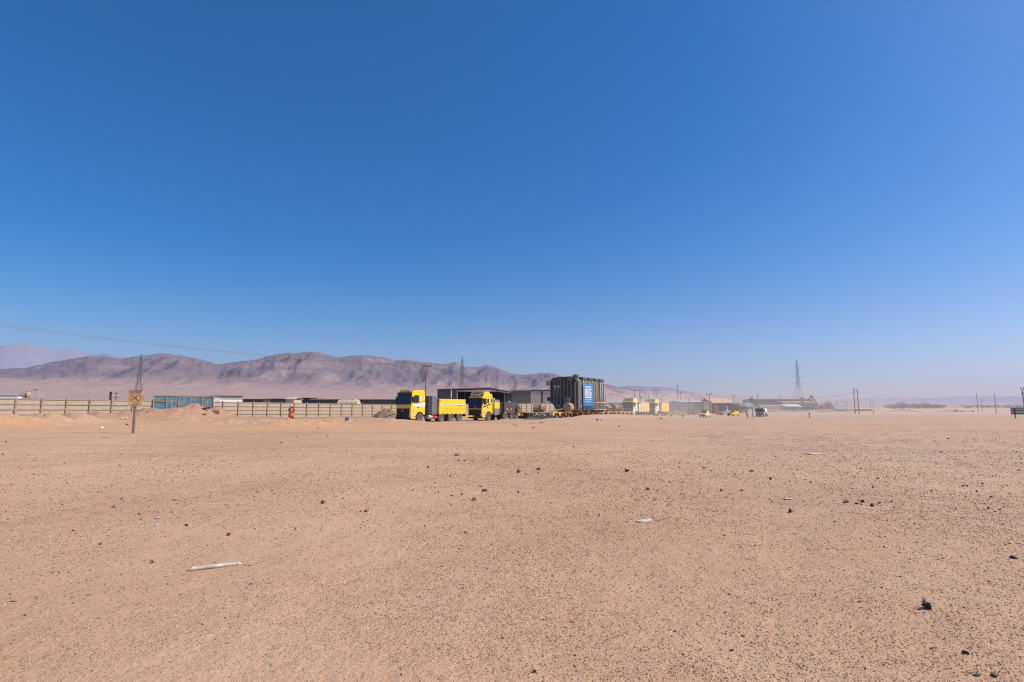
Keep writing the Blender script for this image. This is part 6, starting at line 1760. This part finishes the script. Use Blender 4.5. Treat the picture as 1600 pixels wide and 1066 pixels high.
KNOWN = [
 (1451, 951, 20, 'd', 'large jagged black rock in the lower right sand', .62), (1437, 953, 7, 'd', 'small black pebble touching the left side of the large jagged rock', .6), (1445, 941, 11, 'p', 'purplish broken piece lying on top of the jagged black rock', .5),
 (835, 1051, 11, 'd', 'upright dark stone at the bottom edge of the frame, near the middle', 1.0), (898, 1025, 8, 'd', 'dark stone with a pale cap above the bottom edge', .6), (1055, 987, 6, 'd', 'small dark stone on the bare bump in the lower middle', .6),
 (1143, 1017, 11, 'd', 'flat dark stone in the lower right, below the pale flake', .45), (1161, 994, 10, 't', 'flat tan flake in the lower right', .3), (1510, 1022, 9, 'b', 'brown-black stone low in the right corner', .7),
 (1527, 1057, 9, 'g', 'smooth grey oval stone in the bottom right corner', .6), (1552, 1056, 11, 'r', 'reddish stone with dark side in the bottom right corner', .6), (1343, 941, 9, 'd', 'thin dark chip left of the large jagged rock', .35),
 (1586, 873, 13, 'p', 'purplish grey stone at the right edge', .55), (1140, 929, 9, 'p', 'grey-purple broken stone right of the centre foreground', .5), (1235, 801, 9, 'd', 'tall dark stone standing under the white sliver', 1.0),
 (1322, 786, 12, 'n', 'blocky greenish-black stone, biggest of the row at right', .6), (1348, 785, 8, 'n', 'wedge-shaped greenish stone tilted in the right-hand row', .7), (1338, 788, 6, 'd', 'small dark stone in the middle of the right-hand row', .6),
 (1346, 789, 4, 'd', 'tiny dark stone under the tilted wedge', .6), (1362, 791, 8, 'd', 'triangular dark stone in the right-hand row', .9), (1373, 787, 6, 'd', 'dark stone at the end of the right-hand row', .6), (1392, 785, 5, 'd', 'lone small stone right of the right-hand row', .7),
 (1305, 816, 5, 'd', 'small dark stone below the right-hand row', .7), (1364, 762, 5, 'd', 'round dark stone above the right-hand row', .9), (1372, 748, 5, 'd', 'left stone of the pair above the round dark one', .7), (1385, 746, 4, 'd', 'right stone of the pair above the round dark one', .7),
 (1416, 746, 5, 'p', 'flat purplish stone right of that pair', .4), (1456, 768, 4, 'b', 'lone dot-like brown stone on the right sand', .8), (1505, 760, 5, 'd', 'left of three little stones in a line at far right', .7), (1511, 760, 4, 'd', 'middle of three little stones in a line at far right', .7), (1535, 756, 5, 'd', 'small stone right of the three in a line', .7),
 (1545, 795, 7, 'd', 'greenish-dark flat stone among pale chips at far right', .6), (1563, 797, 5, 't', 'tan stone right of the greenish-dark flat one', .6), (1555, 800, 6, 'b', 'brown stone under the greenish-dark flat one', .5), (1526, 788, 6, 'w', 'pale chip left of the greenish-dark flat stone', .4), (1549, 777, 7, 'b', 'flat brown stone above the far right chips', .4),
 (1204, 750, 5, 'd', 'small upright dark stone right of the flat grey one', 1.0), (1241, 742, 5, 'b', 'flat brown stone far out right of centre', .4), (1267, 755, 4, 'b', 'dot-like brown stone right of centre', .8),
 (1175, 737, 12, 'd', 'wide flat dark stone right of centre', .42), (1149, 742, 8, 'd', 'thin dark stone left of the wide flat one', .35), (1127, 767.5, 9, 'g', 'grey and black stone right of the dark star-shaped stone', .6), (1158, 767, 7, 'd', 'dark stone right of the grey and black one', .6),
 (1135, 778, 5, 'r', 'small reddish stone below the grey and black one', .6), (1094, 771, 6, 'n', 'small greenish stone left of the grey and black one', .4), (1100, 732, 6, 'b', 'brown stone beside the small white scrap', .6), (1111, 736, 5, 'b', 'small brown stone right of the white scrap', .5),
 (1061, 724.5, 4, 'p', 'upper of two small stones in a column above centre', .9), (1061, 731, 5, 'r', 'lower reddish one of two stones in a column above centre', .9), (1012, 765, 11, 'd', 'dark star-shaped stone above the shoe sole', .65), (1028, 767, 6, 'd', 'flat stone right of the star-shaped stone', .5),
 (980, 737, 11, 'd', 'spiky dark stone in the middle distance near the centre', .85), (988, 738.5, 5, 'g', 'grey chip beside the spiky dark stone', .6), (936, 806, 7, 'b', 'brown two-part stone left of the shoe sole', .8), (1046, 754, 4, 'd', 'small dark stone right of the spiky one', .8), (1068, 754, 4, 'd', 'dot-like stone above the grey and black stone', .7),
 (809, 739, 9, 'd', 'pyramid-shaped dark stone below the second truck', 1.0), (841, 734, 11, 'd', 'ragged dark stone right of the pyramid', .7), (841, 738.5, 5, 'd', 'small dark stone under the ragged one', .7), (822, 742, 5, 'd', 'small dark stone between pyramid and ragged stone', .7), (865, 731, 5, 'b', 'brown stone right of the ragged dark stone', .6),
 (904, 735.5, 7, 'd', 'flat dark stone between the ragged and the spiky stones', .45), (810, 771, 7, 'd', 'dark stone pointing up below the pyramid', .8), (817, 772.5, 3, 't', 'tan pebble leaning on the stone below the pyramid', 1.0), (896, 699, 4, 'd', 'lone dark stone on the smooth sand above centre', .8), (881, 696, 3, 'd', 'tiny stone upper right of the smooth sand', .6),
 (713, 712, 15, 'g', 'largest grey boulder of the group below the ballast box', .5), (717, 720.5, 8, 'n', 'flat greenish stone under the grey boulder, left one', .4), (726, 720.5, 9, 'n', 'flat greenish stone under the grey boulder, right one', .4), (738, 721.5, 4, 'd', 'small dark stone right of the flat greenish pair', .9),
 (669, 731, 7, 'g', 'rounded grey stone left of the boulder group', .7), (704, 744.5, 7, 'd', 'reddish-black stone below the grey boulder', .6), (740, 782, 13, 'd', 'flat black stone with a thin side arm, centre left', .45), (756, 768, 11, 'd', 'brick-like dark stone right of centre left', .6), (752, 760.5, 8, 't', 'tan slab above the brick-like dark stone', .4),
 (728, 833, 9, 'r', 'reddish-brown stone alone in the centre foreground', .6), (680, 771.5, 6, 'r', 'flat reddish chip in the row left of the brick-like stone', .4), (685, 769.5, 4, 'd', 'dark pebble above the reddish chip', .9), (705, 775, 8, 'b', 'flat brown chip in the row left of the brick-like stone', .35), (721, 773.5, 7, 'n', 'greenish dark chip ending that row of chips', .6), (666, 769.5, 3, 'd', 'tiny dark pebble starting the row of chips', .8),
 (505, 787, 11, 'g', 'dark grey rough stone left of centre', .75), (572, 799.5, 11, 'd', 'black stone with a grey top, left of centre', .55), (609, 744.5, 3, 'b', 'dot-like brown stone far out left of centre', .7), (623, 783.5, 5, 'b', 'flat brown stone between the rough and the black stones', .35), (425, 767, 7, 'b', 'flat brown stone left of the rough grey stone', .4),
 (461, 828, 4, 'd', 'upright dark sliver right of the twig', 1.6), (644, 823, 4, 'd', 'small dark stone in the sand left of the reddish-brown one', .6), (636, 859, 4, 'd', 'small dark stone in the foreground left of centre', .6), (483, 740, 4, 'r', 'reddish dot-like stone on the left sand', .6), (499, 733, 3, 'd', 'dark dot-like stone on the left sand', .7), (440, 692.5, 4, 'd', 'lone dark stone on the smooth sand left', .6), (464, 693, 3, 'd', 'dark dot right of the lone stone on the smooth sand', .8), (463, 683, 4, 'd', 'dark stone high on the smooth sand below the person', .6),
 (178, 793, 11, 'g', 'striped grey stone on the left sand', .55), (190, 780.5, 5, 'n', 'small green-black stone above the striped grey one', .9), (218, 804, 6, 'n', 'greenish-dark angular stone right of the striped grey one', .9), (247, 822.5, 13, 'w', 'whitish stone with a dark underside on the left', .5), (292, 822, 8, 'n', 'bent green scrap-like stone right of the whitish one', .6),
 (357, 837, 9, 'd', 'dark triangular stone above the broken pipe', .6), (157, 851, 6, 'd', 'small dark stone with a raised tip on the left', .7), (238, 880, 9, 'b', 'knobbly brown stone upper left of the broken pipe', .55), (5, 766.5, 4, 'd', 'dark stone at the left edge', .7), (114, 830, 7, 'b', 'flat brown stone on the far left sand', .4), (242, 742.5, 3, 'd', 'single dark dot high on the left sand', .8),
 (189, 898, 4, 'b', 'brown stone below the knobbly one', .6), (82, 895, 4, 'b', 'left brown dot of a pair on the lower left', .6), (93, 895.5, 5, 'b', 'right brown dot of a pair on the lower left', .5), (392, 913, 6, 'b', 'brown stone with a pale base below the pipe right end', .5), (384, 920, 3, 'd', 'dark dot left of the stone under the pipe end', .8), (398, 827, 4, 'd', 'dark stone left of the little twig', .8), (347, 700, 3, 'd', 'dark stone on the smooth sand below the mound', .8), (372, 964, 5, 'b', 'lone brown stone at the bottom left', .5), (587, 959, 4, 'g', 'little grey stone low in the foreground', .8), (39, 962, 4, 'b', 'brown crumb near the lower left corner', .9),
 (933, 657, 7, 'd', 'left of two dark stones on the berm edge below the banner', .7), (939, 657, 5, 'd', 'right of two dark stones on the berm edge below the banner', .5), (967, 667, 5, 'd', 'single flat dark stone on the sand below the wooden drums', .4), (1033, 655, 5, 'd', 'dark spiky clump on the sand below the last truck', .7),
 (1353, 698, 5, 'd', 'flat dark stone at the edge of the churned sand', .4), (1470, 707, 6, 'd', 'two-tone dark stone at right on the churned edge', .5), (1316, 714, 3, 'd', 'dark dot right of the white plastic bag', .8), (1482, 686, 6, 'd', 'flat dark stone in the churned sand far right', .35), (231, 643, 5, 'r', 'reddish lump on the slope behind the sign', .6), (497, 670, 5, 'd', 'left dark stone of a pair on the sand below the wall', .5), (512, 682, 4, 'r', 'reddish stone below the pair on the sand', .7), (181, 644, 4, 'b', 'brown lump at the wall foot left of the sign', .8), (70, 649, 3, 'r', 'reddish lump on the left slope by the wall', .8),
]
for px, py, w, tone, lab, asp in KNOWN:
    stone(px, py, w, tone, lab, None, asp)
# smaller stones strewn about: alike ones share their label and group
zones = [(0, 640, 690, 800, 34, 'small stones strewn over the smooth left sand'), (640, 1100, 700, 800, 40, 'small stones strewn over the middle sand'), (1040, 1600, 700, 820, 62, 'small stones strewn over the right-hand sand'), (0, 800, 800, 1066, 16, 'small stones strewn over the near left sand'), (800, 1600, 830, 1066, 18, 'small stones strewn over the near right sand')]
for x0, x1, y0, y1, n_, grp in zones:
    for k in range(n_):
        px, py = rng.uniform(x0, x1), rng.uniform(y0, y1)
        w = 1.8 + 2.4 * rng.random() ** 2.2
        stone(px, py, w, rng.choice('dddbbrtg'), 'little stone, one of the ' + grp, grp, rng.uniform(.5, .9))

# ------------------------------------------------------------------ gravel: uncountable grit and pebbles, real geometry
def gravel(name, n, seed, ymin, ymax, rpx, rcap, cols, patchy, lo, hi, spread):
    g = np.random.default_rng(seed)
    Y = 1.0 / (1 / ymax + g.random(n) * (1 / ymin - 1 / ymax))
    X = (g.random(n) * 2 - 1) * (Y * 1.02 + .4)
    az = X / np.maximum(Y, 1)
    dens = lo + (hi - lo) * ss(az, -.75, .55)
    dens = dens * (.45 + .75 * ss(fbm(X / patchy, Y / patchy, 4, seed), .36, .60))
    dens = dens * (1 - .8 * ss(Y, 41, 45) * (1 - ss(Y, 52, 56)))
    dens = dens * (1 - .62 * ss(Y, 17, 25) * (1 - .5 * ss(az, 0, .5)))
    keep = g.random(n) < dens
    X, Y = X[keep], Y[keep]; n = len(X)
    s = rpx * Y / F * (.45 + spread * g.random(n) ** 3)
    s = s * (1 + .35 * (1 - ss(Y, 3.0, 6.0)) * ss(X / np.maximum(Y, 1), -.4, .4))
    s = np.minimum(s, rcap * (.5 + g.random(n)))
    Z = gz(X, Y)
    base = np.array([(1, 0, -.35), (0, 1, -.35), (-1, 0, -.35), (0, -1, -.35), (.25, .2, .75)], float)
    V = base[None] * (1 + .45 * (g.random((n, 5, 1)) - .5)) + .4 * (g.random((n, 5, 3)) - .5)
    a = g.random(n) * 6.283; ca, sa = np.cos(a), np.sin(a)
    sx = 1 + .5 * g.random(n); sz = .6 + .5 * g.random(n)
    x = V[..., 0] * sx[:, None]; y = V[..., 1]
    V = np.stack([x * ca[:, None] - y * sa[:, None], x * sa[:, None] + y * ca[:, None], V[..., 2] * sz[:, None]], -1) * s[:, None, None]
    V += np.stack([X, Y, Z + s * .25], -1)[:, None, :]
    fb = np.array([(0, 1, 4), (1, 2, 4), (2, 3, 4), (3, 0, 4)])
    Fc = (np.arange(n)[:, None, None] * 5 + fb[None]).reshape(-1, 3)
    m, nt, b = nodes_of(name + '_stone')
    o = mesh_np(name, V.reshape(-1, 3), Fc.ravel(), np.full(len(Fc), 3), m, smooth=False)
    cc = np.array(cols)[g.integers(0, len(cols), n)] * (.85 + .4 * g.random((n, 1))) * np.array([1.22, 1.04, .86])
    at_ = o.data.color_attributes.new('stone_colour', 'FLOAT_COLOR', 'POINT')
    at_.data.foreach_set('color', np.repeat(np.concatenate([cc, np.ones((n, 1))], 1), 5, 0).astype(np.float32).ravel())
    ca_ = N(nt, 'ShaderNodeVertexColor'); ca_.layer_name = 'stone_colour'
    nt.links.new(ca_.outputs[0], b.inputs['Base Color']); b.inputs['Roughness'].default_value = .9
    return tag(o, kind='stuff')
SANDC = [(.52, .40, .30), (.30, .18, .115), (.11, .07, .05), (.36, .225, .14), (.26, .165, .11), (.20, .125, .085), (.13, .082, .06), (.10, .066, .05), (.07, .05, .04), (.24, .17, .135), (.15, .105, .085)]
gravel('gravel', 400000, 5, 2.5, 60, .95, .020, SANDC, 2.2, .50, 1.0, .9)
gravel('pebbles', 8000, 6, 3.0, 60, 1.5, .03, [(.10, .065, .05), (.05, .038, .032), (.16, .10, .07), (.2, .15, .125), (.30, .22, .16)], 4.0, .45, .95, .9)

# ------------------------------------------------------------------ dust hanging behind the convoy
def dust_material(DUST_D):
    m = bpy.data.materials.new('hanging_dust'); m.use_nodes = True
    nt = m.node_tree; nt.nodes.clear()
    out = N(nt, 'ShaderNodeOutputMaterial'); v = N(nt, 'ShaderNodeVolumePrincipled')
    v.inputs['Color'].default_value = (1.0, .93, .87, 1); v.inputs['Anisotropy'].default_value = .2
    tc = N(nt, 'ShaderNodeTexCoord').outputs['Object']
    gr = N(nt, 'ShaderNodeTexGradient', gradient_type='SPHERICAL'); nt.links.new(tc, gr.inputs[0])
    d = ramp(nt, gr.outputs[1], 0.0, .55, 0, DUST_D)
    nt.links.new(d, v.inputs['Density']); nt.links.new(v.outputs[0], out.inputs['Volume'])
    return m
bm = bmesh.new(); bmesh.ops.create_icosphere(bm, subdivisions=4, radius=1)
me = bpy.data.meshes.new('dust_cloud'); bm.to_mesh(me); bm.free(); me.materials.append(dust_material(.0026))
dust = put('dust_cloud', me, None, (95, 185, 0), (0, 0, R(-8)), (105, 95, 13)); tag(dust, kind='stuff')
p = conv(67, 4)
me2 = me.copy(); me2.materials.clear(); me2.materials.append(dust_material(.013))
plume = put('dust_plume', me2, None, (p.x, p.y, 1.0), (0, 0, math.atan2(DY, DX)), (30, 11, 6.5)); tag(plume, kind='stuff')
